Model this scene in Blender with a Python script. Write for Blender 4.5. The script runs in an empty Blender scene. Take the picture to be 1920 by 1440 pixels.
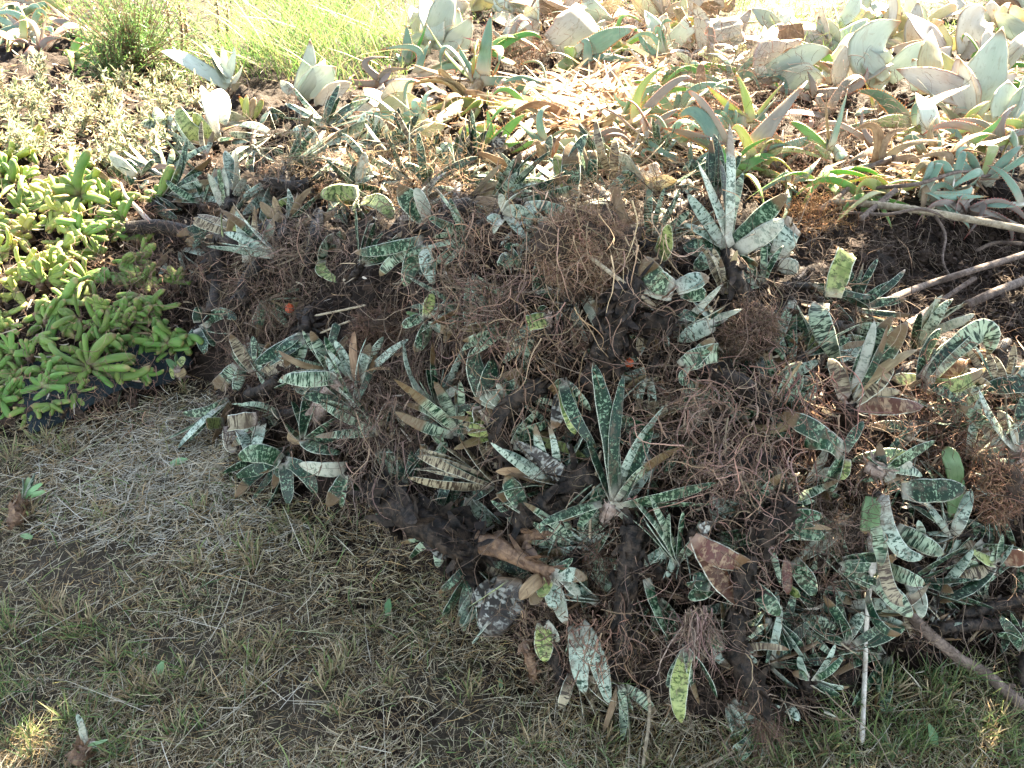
import bpy, math, random
import numpy as np
from mathutils import Vector, noise as mnoise

random.seed(7)
RG = np.random.default_rng(11)
scene = bpy.context.scene
COL = scene.collection

# ------------------------------------------------------------------ camera
CAM_H, PITCH, HFOV = 1.45, math.radians(38), math.radians(56)
cam_d = bpy.data.cameras.new('camera')
cam_d.sensor_fit = 'HORIZONTAL'
cam_d.angle = HFOV
cam_d.clip_start, cam_d.clip_end = 0.02, 500
cam = bpy.data.objects.new('camera', cam_d)
cam.location = (0, 0, CAM_H)
cam.rotation_euler = (math.pi / 2 - PITCH, 0, 0)
COL.objects.link(cam)
scene.camera = cam

# ------------------------------------------------------------------ world, sun, exposure
SUN_EL = math.radians(31)
SUN_AZ = math.radians(24)          # clockwise from +Y (the view direction) towards +X
world = bpy.data.worlds.new('World')
scene.world = world
world.use_nodes = True
nt = world.node_tree
bg = nt.nodes['Background']
sky = nt.nodes.new('ShaderNodeTexSky')
sky.sky_type = 'NISHITA'
sky.sun_disc = False
sky.sun_elevation = SUN_EL
sky.sun_rotation = SUN_AZ
sky.dust_density = 0.4
hs = nt.nodes.new('ShaderNodeHueSaturation')
hs.inputs['Saturation'].default_value = 0.60
nt.links.new(sky.outputs['Color'], hs.inputs['Color'])
nt.links.new(hs.outputs['Color'], bg.inputs['Color'])
bg.inputs['Strength'].default_value = 0.05
SUN = np.array([math.sin(SUN_AZ) * math.cos(SUN_EL), math.cos(SUN_AZ) * math.cos(SUN_EL), math.sin(SUN_EL)])
sun_d = bpy.data.lights.new('sun', 'SUN')
sun_d.energy = 5.0
sun_d.angle = math.radians(0.5)
sun_d.color = (1.0, 0.84, 0.6)
sun_o = bpy.data.objects.new('sun', sun_d)
sun_o.rotation_euler = Vector(SUN).to_track_quat('Z', 'Y').to_euler()
sun_o.location = (3, 6, 6)
COL.objects.link(sun_o)
vs = scene.view_settings
vs.view_transform = 'Standard'
vs.look = 'None'
vs.exposure = 4.5
vs.gamma = 1.0
scene.cycles.max_bounces = 6
scene.cycles.diffuse_bounces = 3
scene.cycles.transmission_bounces = 4

# ------------------------------------------------------------------ geometry helpers
FPX = 960 / math.tan(HFOV / 2)
CPOS = np.array([0, 0, CAM_H])
RIGHT = np.array([1.0, 0, 0])
FWD = np.array([0, math.cos(PITCH), -math.sin(PITCH)])
UPV = np.array([0, math.sin(PITCH), math.cos(PITCH)])


def ray(px, py):
    px = np.asarray(px, float); py = np.asarray(py, float)
    return ((px - 960) / FPX)[..., None] * RIGHT + (-(py - 720) / FPX)[..., None] * UPV + FWD


def pt(px, py, t):
    return CPOS + np.asarray(t, float)[..., None] * ray(px, py)


# heap heights read at places in the view: (x, y, height in metres)
CTRL = [(0, 830, 0), (200, 820, 0), (330, 765, 0), (390, 745, .01), (380, 830, 0), (420, 950, 0), (560, 985, 0), (680, 1000, 0), (800, 1130, 0), (870, 1240, 0),
        (1000, 1310, 0), (1150, 1360, 0), (1300, 1420, 0), (1480, 1430, 0), (1700, 1350, 0), (1920, 1310, 0), (0, 1000, 0), (300, 1000, 0), (0, 1440, 0), (500, 1300, 0),
        (700, 1200, 0), (900, 1440, 0), (1400, 1500, 0), (1920, 1480, 0), (-300, 900, 0), (-300, 1300, 0), (2300, 1400, 0), (1000, 1700, 0), (200, 1700, 0), (1800, 1700, 0),
        (200, 1200, 0), (500, 1100, 0), (300, 880, 0), (120, 880, 0), (-200, 800, .02),
        (0, 750, .05), (60, 735, .06), (200, 715, .06), (120, 600, .13), (40, 500, .16), (250, 560, .13), (330, 620, .08), (100, 380, .2), (40, 300, .16), (300, 400, .17), (250, 470, .14), (330, 520, .12), (-200, 600, .12), (-200, 400, .18),
        (450, 700, .08), (480, 800, .08), (520, 890, .05), (450, 560, .17), (600, 600, .22), (700, 700, .22), (650, 820, .14), (700, 930, .06), (800, 800, .2), (850, 950, .13), (900, 1050, .1),
        (950, 1150, .06), (800, 600, .32), (700, 480, .32), (560, 430, .27), (430, 430, .2), (600, 330, .24), (800, 400, .38), (950, 400, .45), (1100, 420, .48), (1000, 550, .42), (1100, 600, .4),
        (1000, 700, .32), (1000, 850, .22), (1050, 1000, .17), (1050, 1150, .1), (1100, 1250, .05), (1200, 500, .45), (1330, 480, .44), (1250, 700, .36), (1250, 850, .28), (1200, 1000, .2),
        (1180, 1150, .12), (1300, 1200, .1), (1350, 1050, .18), (1400, 900, .25), (1450, 700, .33), (1480, 540, .36), (1570, 700, .3), (1600, 850, .25), (1550, 1000, .18), (1500, 1150, .1),
        (1450, 1290, .05), (1700, 750, .25), (1700, 950, .18), (1700, 1100, .1), (1850, 700, .22), (1850, 900, .18), (1850, 1080, .1), (1850, 1200, .03), (1650, 1250, .03), (2200, 700, .22), (2200, 950, .15), (2200, 1200, .03),
        (1700, 520, .14), (1800, 560, .13), (1900, 480, .12), (1650, 450, .2), (1900, 600, .14), (2200, 500, .14),
        (600, 250, .15), (450, 220, .12), (800, 280, .18), (950, 280, .2), (1150, 220, .2), (1300, 280, .24), (1450, 300, .24), (1600, 300, .24), (1750, 320, .22), (1900, 350, .2), (2200, 300, .2),
        (900, 150, .14), (1100, 120, .14), (1350, 150, .15), (1550, 180, .15), (1750, 180, .16), (1900, 200, .16), (800, 80, .06), (1000, 40, .05), (1300, 60, .08), (1500, 60, .02), (1700, 60, .05),
        (1900, 60, .02), (2200, 60, .02), (600, 120, .02), (450, 120, .03), (300, 150, .05), (100, 180, .14), (-200, 200, .12), (100, 60, .06), (250, 60, .02), (500, 30, 0), (700, 40, 0), (1400, 20, 0), (-200, 30, 0),
        (300, -60, 0), (900, -60, 0), (1600, -60, 0), (2300, -60, 0), (-500, 500, .05), (-500, 900, 0)]
_c = np.array(CTRL)
_c[:, 2] *= np.where((_c[:, 2] > .06) & (_c[:, 0] > 380) & (_c[:, 1] > 300), 1.22, 1.0)
_r = ray(_c[:, 0], _c[:, 1])
_t = (_c[:, 2] - CAM_H) / _r[:, 2]
_cp = CPOS + _t[:, None] * _r
CX, CY, CH = _cp[:, 0], _cp[:, 1], _c[:, 2]
GX0, GX1, GY0, GY1, GS = -3.6, 3.6, 0.0, 6.4, 0.02
gx = np.arange(GX0, GX1 + 1e-6, GS)
gy = np.arange(GY0, GY1 + 1e-6, GS)
GXX, GYY = np.meshgrid(gx, gy)
_num = np.zeros_like(GXX); _den = np.zeros_like(GXX)
for x, y, h in zip(CX, CY, CH):
    w = 1.0 / ((GXX - x) ** 2 + (GYY - y) ** 2 + .045 ** 2) ** 2.2
    _num += w * h; _den += w
HG = _num / _den
_k = np.array([1, 2, 1.0]) / 4
for _ in range(2):
    HG[1:-1] = _k[0] * HG[:-2] + _k[1] * HG[1:-1] + _k[2] * HG[2:]
    HG[:, 1:-1] = _k[0] * HG[:, :-2] + _k[1] * HG[:, 1:-1] + _k[2] * HG[:, 2:]


def H(x, y):
    fx = np.clip((np.asarray(x) - GX0) / GS, 0, len(gx) - 1.001)
    fy = np.clip((np.asarray(y) - GY0) / GS, 0, len(gy) - 1.001)
    i = fx.astype(int); j = fy.astype(int); u = fx - i; v = fy - j
    return (HG[j, i] * (1 - u) * (1 - v) + HG[j, i + 1] * u * (1 - v) + HG[j + 1, i] * (1 - u) * v + HG[j + 1, i + 1] * u * v)


def surf_t(px, py):
    """depth along the view at which the ray of a pixel meets the heap or the lawn"""
    px = np.atleast_1d(np.asarray(px, float)); py = np.atleast_1d(np.asarray(py, float))
    r = ray(px, py)
    out = np.full(px.shape, np.nan)
    prev = np.full(px.shape, .6)
    for t in np.arange(.6, 9.0, .012):
        p = CPOS + t * r
        hit = np.isnan(out) & (p[:, 2] <= H(p[:, 0], p[:, 1]))
        out[hit] = t
        if not np.isnan(out).any():
            break
    out[np.isnan(out)] = 9.0
    return out


def st(px, py):
    return float(surf_t(px, py)[0])


def nz(v):
    v = np.asarray(v, float)
    return v / (np.linalg.norm(v, axis=-1, keepdims=True) + 1e-12)


class MB:
    """collects quads and links them as one mesh object"""
    def __init__(self):
        self.v = []; self.f = []; self.um = []; self.un = []; self.c = []; self.n = 0

    def add(self, V, F, um=None, un=None, col=None):
        V = np.asarray(V, float).reshape(-1, 3)
        F = np.asarray(F, int).reshape(-1, 4)
        self.v.append(V); self.f.append(F + self.n); self.n += len(V)
        z = np.zeros((len(V), 2))
        self.um.append(z if um is None else um); self.un.append(z if un is None else un)
        if col is None:
            col = np.full((len(V), 3), .5)
        self.c.append(np.broadcast_to(col, (len(V), 3)))

    def build(self, name, mat, parent=None, origin=None, smooth=True):
        V = np.concatenate(self.v); F = np.concatenate(self.f)
        if origin is None and parent is not None:
            origin = np.array(parent['_o'])
        if origin is not None:
            V = V - np.asarray(origin)
        me = bpy.data.meshes.new(name)
        me.vertices.add(len(V)); me.vertices.foreach_set('co', V.astype(np.float32).ravel())
        me.loops.add(F.size); me.loops.foreach_set('vertex_index', F.astype(np.int32).ravel())
        me.polygons.add(len(F))
        me.polygons.foreach_set('loop_start', np.arange(0, F.size, 4, dtype=np.int32))
        me.polygons.foreach_set('loop_total', np.full(len(F), 4, np.int32))
        me.polygons.foreach_set('use_smooth', np.full(len(F), smooth))
        fl = F.ravel()
        for nm, arr in (('uvm', self.um), ('uvn', self.un)):
            l = me.uv_layers.new(name=nm)
            l.data.foreach_set('uv', np.concatenate(arr)[fl].astype(np.float32).ravel())
        ca = me.color_attributes.new('col', 'FLOAT_COLOR', 'POINT')
        c = np.concatenate(self.c)
        ca.data.foreach_set('color', np.concatenate([c, np.ones((len(c), 1))], 1).astype(np.float32).ravel())
        me.update(calc_edges=True)
        me.materials.append(mat)
        o = bpy.data.objects.new(name, me)
        COL.objects.link(o)
        if parent is not None:
            o.parent = parent
        elif origin is not None:
            o.location = origin
        return o


def tag(o, label=None, cat=None, group=None, kind=None):
    for k, v in (('label', label), ('category', cat), ('group', group), ('kind', kind)):
        if v:
            o[k] = v
    return o


def empty(name, loc):
    o = bpy.data.objects.new(name, None)
    o.empty_display_size = .03
    o.location = loc
    o['_o'] = [float(a) for a in loc]
    COL.objects.link(o)
    return o


def ring_faces(K, M):
    k = np.arange(K - 1)[:, None]; m = np.arange(M)[None]
    a = k * M + m; b = k * M + (m + 1) % M
    return np.stack([a, b, b + M, a + M], -1).reshape(-1, 4)


def tubes(mb, P, R, M=4, col=None, vscale=1.0):
    """many tapered tubes at once: P (N,K,3), R (N,K)"""
    N, K, _ = P.shape
    T = nz(np.gradient(P, axis=1))
    ref = np.where(np.abs(T[..., 2:3]) > .8, np.array([1., 0, 0]), np.array([0, 0, 1.]))
    A = nz(np.cross(T, ref)); B = np.cross(T, A)
    a = np.arange(M) * 2 * math.pi / M
    V = P[:, :, None] + R[:, :, None, None] * (np.cos(a)[:, None] * A[:, :, None] + np.sin(a)[:, None] * B[:, :, None])
    F = (ring_faces(K, M)[None] + (np.arange(N) * K * M)[:, None, None]).reshape(-1, 4)
    c = None
    if col is not None:
        c = np.repeat(np.asarray(col).reshape(N, 3), K * M, 0)
    u = np.broadcast_to((np.arange(M) / M)[None, None, :], (N, K, M)); v = np.broadcast_to((np.arange(K) / (K - 1))[None, :, None], (N, K, M))
    L = np.linalg.norm(np.diff(P, axis=1), axis=2).sum(1)
    um = np.stack([u * .05, v * L[:, None, None] + np.arange(N)[:, None, None] * .37], -1).reshape(-1, 2)
    mb.add(V, F, um=um, un=np.stack([u, v], -1).reshape(-1, 2), col=c)


def blades(mb, P0, D, L, W, bend, col, K=4, blunt=.12):
    """many flat blades: base P0 (N,3), direction D, length L, width W, bend vector (N,3)"""
    N = len(P0)
    v = np.linspace(0, 1, K)
    P = P0[:, None] + D[:, None] * (L[:, None] * v)[..., None] + bend[:, None] * (v ** 2)[None, :, None]
    T = nz(np.gradient(P, axis=1))
    rnd = nz(RG.normal(size=(N, 3)))
    S = nz(np.cross(T, rnd[:, None]))
    w = W[:, None] * np.where(v < .35, .75 + .7 * v, 1 - (1 - blunt) * np.clip((v - .35) / .65, 0, 1) ** 1.4) * .5
    V = np.stack([P - S * w[..., None], P + S * w[..., None]], 2)
    k = np.arange(K - 1) * 2
    f = np.stack([k, k + 1, k + 3, k + 2], -1)
    F = (f[None] + (np.arange(N) * K * 2)[:, None, None]).reshape(-1, 4)
    mb.add(V, F, col=np.repeat(col, K * 2, 0))


def bez(P0, C, P1, v):
    v = v[:, None]
    return (1 - v) ** 2 * P0 + 2 * v * (1 - v) * C + v ** 2 * P1


def leaf_shape(kind, v):
    if kind == 'strap':
        return (.72 + .28 * np.clip(v / .3, 0, 1)) * np.clip(1 - np.clip((v - .5) / .5, 0, 1) ** 2.2, .008, 1) ** .62
    if kind == 'torn':
        return (.75 + .25 * np.clip(v / .3, 0, 1)) * np.where(v > .985, .55, 1.0)
    if kind == 'aloe':
        return np.clip(1.0 - .15 * v, 0, 1) * np.clip(1 - v ** 2.0, .02, 1) ** .8
    if kind == 'broad':
        return (.66 + .34 * np.sin(np.clip(v / .42, 0, 1) * math.pi / 2)) * np.clip(1 - np.clip((v - .38) / .62, 0, 1) ** 1.75, .015, 1)
    if kind == 'finger':
        return (.6 + .4 * np.clip(v / .25, 0, 1)) * np.sqrt(np.clip(1 - np.clip((v - .8) / .2, 0, 1) ** 2, .02, 1))
    return np.clip(1 - v, .05, 1)


def leaf(mb, P0, P1, w, kind='strap', nrm=None, C=None, th=None, fold=0., twist=0., K=14, M=10, rnd=None, scale_t=None):
    rnd = rnd or random
    P0 = np.asarray(P0, float); P1 = np.asarray(P1, float)
    v = np.linspace(0, 1, K) if kind == 'torn' else np.linspace(0, 1, K) ** .92
    if C is None:
        C = (P0 + P1) / 2
    P = bez(P0, C, P1, v)
    L = np.concatenate([[0], np.cumsum(np.linalg.norm(np.diff(P, axis=0), axis=1))])
    T = nz(np.gradient(P, axis=0))
    N = nrm - (T @ nrm)[:, None] * T
    N = nz(N); S = np.cross(T, N)
    tw = twist * v
    N2 = N * np.cos(tw)[:, None] + S * np.sin(tw)[:, None]
    S2 = np.cross(T, N2)
    if th is None:
        th = {'strap': .2, 'torn': .2, 'aloe': .36, 'broad': .07, 'finger': .6}.get(kind, .2) * w
    f = leaf_shape(kind, v)
    ph = rnd.random() * 9
    f = f * (1 + .035 * np.sin(v * 13 + ph) + .02 * np.sin(v * 29 + ph * 2))
    a = np.arange(M) * 2 * math.pi / M
    x = np.cos(a); z = np.sin(a)
    z = np.where(z > 0, z * (.45 if kind != 'finger' else 1), z)
    X = f[:, None] * (w / 2) * x[None]
    tt = np.minimum(1, f * 1.3)[:, None]
    if kind in ('aloe',):
        tt = tt * (1 - .5 * v)[:, None]
    Z = tt * (th / 2) * z[None] + fold * np.abs(X) * (1 - .4 * v)[:, None] + (.012 * w * np.sin(v * 17 + ph))[:, None]
    V = P[:, None] + S2[:, None] * X[..., None] + N2[:, None] * Z[..., None]
    if kind == 'torn':
        V[-1] += T[-1] * (np.interp(x, np.linspace(-1, 1, 7), [rnd.uniform(-.55, .15) for _ in range(7)]) * w)[:, None]
    um = np.stack([X, np.broadcast_to(L[:, None], X.shape)], -1).reshape(-1, 2)
    un = np.stack([np.broadcast_to(np.abs(x)[None], X.shape), np.broadcast_to(v[:, None], X.shape)], -1).reshape(-1, 2)
    F = ring_faces(K, M)
    # end caps as quads (M is even)
    def cap(o):
        return [[o + i, o + i + 1, o + M - 2 - i, o + M - 1 - i] for i in range(M // 2 - 1)]
    F = np.concatenate([F, np.array(cap(0))[:, ::-1], np.array(cap((K - 1) * M))])
    mb.add(V, F, um, un)
    if kind == 'aloe':      # horny teeth along both margins
        n = max(6, int(L[-1] / .009))
        vv = np.linspace(.08, .93, n)
        for s in (0, M // 2):
            E = np.stack([np.interp(vv, v, V[:, s, i]) for i in range(3)], -1)
            Td = np.stack([np.interp(vv, v, T[:, i]) for i in range(3)], -1)
            O = np.stack([np.interp(vv, v, S2[:, i]) for i in range(3)], -1) * (1 if s == 0 else -1)
            Nn = np.stack([np.interp(vv, v, N2[:, i]) for i in range(3)], -1)
            h = .0032 * (w / .03) ** .5
            Q = np.stack([E - Td * h * .6 - O * .001, E + O * h + Td * h * .5, E + Td * h * .6 - O * .001, E + Nn * h * .4 - O * .001], 1)
            Fq = np.arange(n * 4).reshape(n, 4)
            mb.add(Q, Fq, um=np.zeros((n * 4, 2)) + .5, un=np.tile([[1.0, .97]], (n * 4, 1)))


def smooth_path(P, K):
    P = np.asarray(P, float)
    n = len(P)
    if n == 2:
        s = np.linspace(0, 1, K)[:, None]
        return P[0] * (1 - s) + P[1] * s
    Q = np.concatenate([[2 * P[0] - P[1]], P, [2 * P[-1] - P[-2]]])
    out = []
    for u in np.linspace(0, n - 1 - 1e-6, K):
        i = int(u); t = u - i
        p0, p1, p2, p3 = Q[i:i + 4]
        out.append(.5 * ((2 * p1) + (-p0 + p2) * t + (2 * p0 - 5 * p1 + 4 * p2 - p3) * t * t + (-p0 + 3 * p1 - 3 * p2 + p3) * t ** 3))
    return np.array(out)


def bark_tube(mb, P, r, rough=.18, rings=True, M=16, flakes=18, K=None, taper=1.0):
    """a knobbly stem with leaf scars and flaking sheath"""
    L = np.linalg.norm(np.diff(P, axis=0), axis=1).sum()
    K = K or int(np.clip(L / .004, 14, 90))
    P = smooth_path(P, K)
    v = np.linspace(0, 1, K)
    T = nz(np.gradient(P, axis=0))
    ref = np.array([.3, .2, .93]); A = nz(np.cross(T, ref)); B = np.cross(T, A)
    a = np.arange(M) * 2 * math.pi / M
    R = np.zeros((K, M)); off = random.random() * 50
    for i in range(K):
        for j in range(M):
            d = np.cos(a[j]) * A[i] + np.sin(a[j]) * B[i]
            q = (P[i] + d * r) * (1.1 / r) + off
            R[i, j] = 1 + rough * mnoise.noise(Vector(q)) + rough * .7 * mnoise.noise(Vector(q * 2.7))
    rr = r * (1 + (taper - 1) * v)
    if rings:
        ph = (v * L / (r * .8))
        rr = rr * (1 + .13 * (ph % 1.0) ** 2)
    R = R * rr[:, None]
    R[0] *= .35; R[-1] *= .35
    V = P[:, None] + R[..., None] * (np.cos(a)[None, :, None] * A[:, None] + np.sin(a)[None, :, None] * B[:, None])
    F = ring_faces(K, M)
    def cap(o):
        return [[o + i, o + i + 1, o + M - 2 - i, o + M - 1 - i] for i in range(M // 2 - 1)]
    F = np.concatenate([F, np.array(cap(0))[:, ::-1], np.array(cap((K - 1) * M))])
    um = np.stack([np.broadcast_to(a[None] * r, (K, M)), np.broadcast_to((v * L)[:, None], (K, M))], -1).reshape(-1, 2)
    un = np.stack([np.broadcast_to(a[None] / 6.28, (K, M)), np.broadcast_to(v[:, None], (K, M))], -1).reshape(-1, 2)
    mb.add(V, F, um, un)
    if flakes > 8:          # splintered ends
        for e_, sg in ((0, -1), (K - 1, 1)):
            ne = 9; an = RG.uniform(0, 6.28, ne)
            od = np.cos(an)[:, None] * A[e_] + np.sin(an)[:, None] * B[e_]
            blades(mb, P[e_] + od * r * .5, nz(sg * T[e_] + od * .35 + RG.normal(0, .2, (ne, 3))), r * RG.uniform(.6, 1.6, ne), r * RG.uniform(.25, .6, ne), od * r * .2, np.full((ne, 3), .5), K=4)
    if flakes:
        i = RG.integers(1, K - 1, flakes); j = RG.integers(0, M, flakes)
        base = V[i, j]; out = nz(V[i, j] - P[i])
        D = nz(T[i] * RG.choice([-1, 1], flakes)[:, None] * .9 + out * RG.uniform(.1, .6, flakes)[:, None] + RG.normal(size=(flakes, 3)) * .25)
        ln = r * RG.uniform(.6, 1.8, flakes)
        blades(mb, base - out * .001, D, ln, r * RG.uniform(.4, 1.0, flakes), out * (ln * .25)[:, None], np.full((flakes, 3), .5), K=4, blunt=.35)


def fibre_paths(C, D0, L, K=9, curl=.35, grav=.06, floor=.003):
    """random walking root fibres that stay above the heap: C (N,3) starts, D0 (N,3) directions, L (N)"""
    N = len(C)
    P = np.zeros((N, K, 3)); P[:, 0] = C
    D = nz(D0)
    drift = RG.normal(size=(N, 3)) * curl
    st_ = (L / (K - 1))[:, None]
    for k in range(1, K):
        drift = drift * .6 + RG.normal(size=(N, 3)) * curl * .7
        D = nz(D + drift * .8 + np.array([0, 0, -grav]))
        p = P[:, k - 1] + D * st_
        h = H(p[:, 0], p[:, 1]) + floor
        low = p[:, 2] < h
        p[low, 2] = h[low] + RG.uniform(0, .006, low.sum())
        D[low, 2] = np.abs(D[low, 2]) * .5
        P[:, k] = p
    return P


def root_cols(N, base, var=.35):
    base = np.asarray(base, float); base = base * .9 + base.mean() * .1
    b = base[None] * .8 * (1 + RG.uniform(-var, var, (N, 1))) * np.where(RG.uniform(0, 1, (N, 1)) < .18, 1.8, 1)
    return np.clip(b * (1 + RG.uniform(-.1, .1, (N, 3))), 0, 1)


def inside(poly, x, y):
    poly = np.asarray(poly, float); n = len(poly)
    x = np.asarray(x); y = np.asarray(y)
    c = np.zeros(x.shape, bool); j = n - 1
    for i in range(n):
        xi, yi = poly[i]; xj, yj = poly[j]
        c ^= ((yi > y) != (yj > y)) & (x < (xj - xi) * (y - yi) / (yj - yi + 1e-9) + xi)
        j = i
    return c


def sample(poly, n):
    poly = np.asarray(poly, float); lo = poly.min(0); hi = poly.max(0)
    out = np.zeros((0, 2))
    while len(out) < n:
        q = RG.uniform(lo, hi, (n * 2, 2))
        out = np.concatenate([out, q[inside(poly, q[:, 0], q[:, 1])]])
    return out[:n]


# ------------------------------------------------------------------ materials
def new_mat(name):
    m = bpy.data.materials.new(name)
    m.use_nodes = True
    t = m.node_tree
    t.nodes.clear()
    return m, t


class NT:
    def __init__(s, t):
        s.t = t

    def n(s, typ, **kw):
        nd = s.t.nodes.new(typ)
        for k, v in kw.items():
            if k.startswith('i_'):
                nd.inputs[int(k[2:])].default_value = v
            else:
                setattr(nd, k, v)
        return nd

    def l(s, a, b):
        s.t.links.new(a, b)

    def math(s, op, a, b=None, c=None):
        nd = s.n('ShaderNodeMath', operation=op)
        for i, q in enumerate((a, b, c)):
            if q is None:
                continue
            if isinstance(q, (int, float)):
                nd.inputs[i].default_value = q
            else:
                s.l(q, nd.inputs[i])
        return nd.outputs[0]

    def smooth(s, val, a, b):
        nd = s.n('ShaderNodeMapRange', interpolation_type='SMOOTHSTEP')
        s.l(val, nd.inputs[0]); nd.inputs[1].default_value = a; nd.inputs[2].default_value = b
        return nd.outputs[0]

    def mix(s, f, a, b):
        nd = s.n('ShaderNodeMix', data_type='RGBA')
        for sock, q in ((nd.inputs[0], f), (nd.inputs[6], a), (nd.inputs[7], b)):
            if isinstance(q, (int, float)):
                sock.default_value = q
            elif isinstance(q, tuple):
                sock.default_value = (*q, 1) if len(q) == 3 else q
            else:
                s.l(q, sock)
        return nd.outputs[2]

    def noise(s, vec, scale, detail=2, rough=.5, dist=0):
        nd = s.n('ShaderNodeTexNoise')
        nd.inputs['Scale'].default_value = scale; nd.inputs['Detail'].default_value = detail
        nd.inputs['Roughness'].default_value = rough; nd.inputs['Distortion'].default_value = dist
        if vec is not None:
            s.l(vec, nd.inputs['Vector'])
        return nd.outputs['Fac']

    def out(s, col, rough=.5, trans=0., bump=None, bstr=.3, bdist=.002, spec=.4, tcol=None):
        p = s.n('ShaderNodeBsdfPrincipled')
        s.l(col, p.inputs['Base Color'])
        if isinstance(rough, float):
            p.inputs['Roughness'].default_value = rough
        else:
            s.l(rough, p.inputs['Roughness'])
        p.inputs['Specular IOR Level'].default_value = spec
        if bump is not None:
            b = s.n('ShaderNodeBump'); b.inputs['Strength'].default_value = bstr; b.inputs['Distance'].default_value = bdist
            s.l(bump, b.inputs['Height']); s.l(b.outputs[0], p.inputs['Normal'])
        sh = p.outputs[0]
        if trans:
            tr = s.n('ShaderNodeBsdfTranslucent')
            s.l(tcol or col, tr.inputs['Color'])
            mx = s.n('ShaderNodeMixShader'); mx.inputs[0].default_value = trans
            s.l(sh, mx.inputs[1]); s.l(tr.outputs[0], mx.inputs[2]); sh = mx.outputs[0]
        o = s.n('ShaderNodeOutputMaterial')
        s.l(sh, o.inputs['Surface'])


def uv_nodes(g):
    m = g.n('ShaderNodeUVMap', uv_map='uvm').outputs[0]
    n = g.n('ShaderNodeUVMap', uv_map='uvn').outputs[0]
    sm = g.n('ShaderNodeSeparateXYZ'); g.l(m, sm.inputs[0])
    sn = g.n('ShaderNodeSeparateXYZ'); g.l(n, sn.inputs[0])
    oi = g.n('ShaderNodeObjectInfo').outputs['Random']
    return sm.outputs, sn.outputs, oi


def spotted_mat(name, dark, pale, su, sv, thr, soft=.05, white=.2, margin=True, dirt=.5, basecol=(.38, .35, .29)):
    """leaf mottled with pale flecks in loose cross bands, pale dotted margin, whitish base, dried soil"""
    m, t = new_mat(name); g = NT(t)
    sm, sn, oi = uv_nodes(g)
    c = g.n('ShaderNodeCombineXYZ')
    g.l(g.math('MULTIPLY', sm[0], su), c.inputs[0]); g.l(g.math('MULTIPLY', sm[1], sv), c.inputs[1]); g.l(g.math('MULTIPLY', oi, 60), c.inputs[2])
    n1 = g.noise(c.outputs[0], 1.0, 2.5, .55, .6)
    bc = g.n('ShaderNodeCombineXYZ')
    g.l(g.math('MULTIPLY', sm[0], 14), bc.inputs[0]); g.l(g.math('MULTIPLY', sm[1], 120), bc.inputs[1]); g.l(g.math('MULTIPLY', oi, 77), bc.inputs[2])
    band = g.noise(bc.outputs[0], 1.0, 1.5, .5, .5)
    fs = g.noise(c.outputs[0], 2.6, 2)
    mval = g.math('ADD', g.math('MULTIPLY', n1, .58), g.math('ADD', g.math('MULTIPLY', band, .30), g.math('MULTIPLY', fs, .16)))
    mask = g.smooth(mval, thr - soft * .75, thr + soft * .75)
    lo = g.n('ShaderNodeCombineXYZ')
    g.l(g.math('MULTIPLY', sm[0], 30), lo.inputs[0]); g.l(g.math('MULTIPLY', sm[1], 22), lo.inputs[1]); g.l(g.math('MULTIPLY', oi, 91), lo.inputs[2])
    n2 = g.noise(lo.outputs[0], 1.0, 3)
    mask = g.math('MULTIPLY', mask, g.smooth(n2, .2, .55))
    hv = g.n('ShaderNodeHueSaturation')
    hv.inputs['Color'].default_value = (*dark, 1)
    g.l(g.math('ADD', g.math('MULTIPLY', oi, .5), .72), hv.inputs['Value'])
    g.l(g.math('ADD', g.math('MULTIPLY', g.math('FRACT', g.math('MULTIPLY', oi, 17)), .024), .488), hv.inputs['Hue'])
    col = g.mix(mask, hv.outputs[0], pale)
    if margin:
        dots = g.smooth(g.noise(c.outputs[0], 2.2, 0), .42, .5)
        e = g.math('MULTIPLY', g.smooth(sn[0], .88, .95), g.math('ADD', g.math('MULTIPLY', dots, .5), .5))
        col = g.mix(g.math('MULTIPLY', e, .75), col, (.60, .63, .52))
    bw = g.smooth(sn[1], white, .02)
    bw = g.math('MULTIPLY', bw, g.math('ADD', g.math('MULTIPLY', n1, .6), .5))
    col = g.mix(bw, col, basecol)
    # dried soil smeared on
    muddy = g.math('ADD', g.math('MULTIPLY', g.math('FRACT', g.math('MULTIPLY', oi, 29)), 1.3), .15)
    d = g.math('MULTIPLY', g.math('MULTIPLY', g.smooth(g.noise(lo.outputs[0], 2.3, 4, .65), .48, .68), dirt), muddy)
    col = g.mix(d, col, (.11, .075, .05))
    # dry brown tip
    wilt = g.math('POWER', g.math('FRACT', g.math('MULTIPLY', oi, 7.3)), 5.0)
    tipv = g.math('ADD', g.math('ADD', sn[1], g.math('MULTIPLY', wilt, .5)), g.math('MULTIPLY', n2, .1))
    col = g.mix(g.math('MULTIPLY', g.smooth(tipv, 1.0, 1.07), .85), col, (.13, .075, .035))
    fine = g.noise(c.outputs[0], 3.0, 3, .6)
    g.out(col, .42, trans=.14, bump=fine, bstr=.25, bdist=.0012, spec=.3)
    return m


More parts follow.
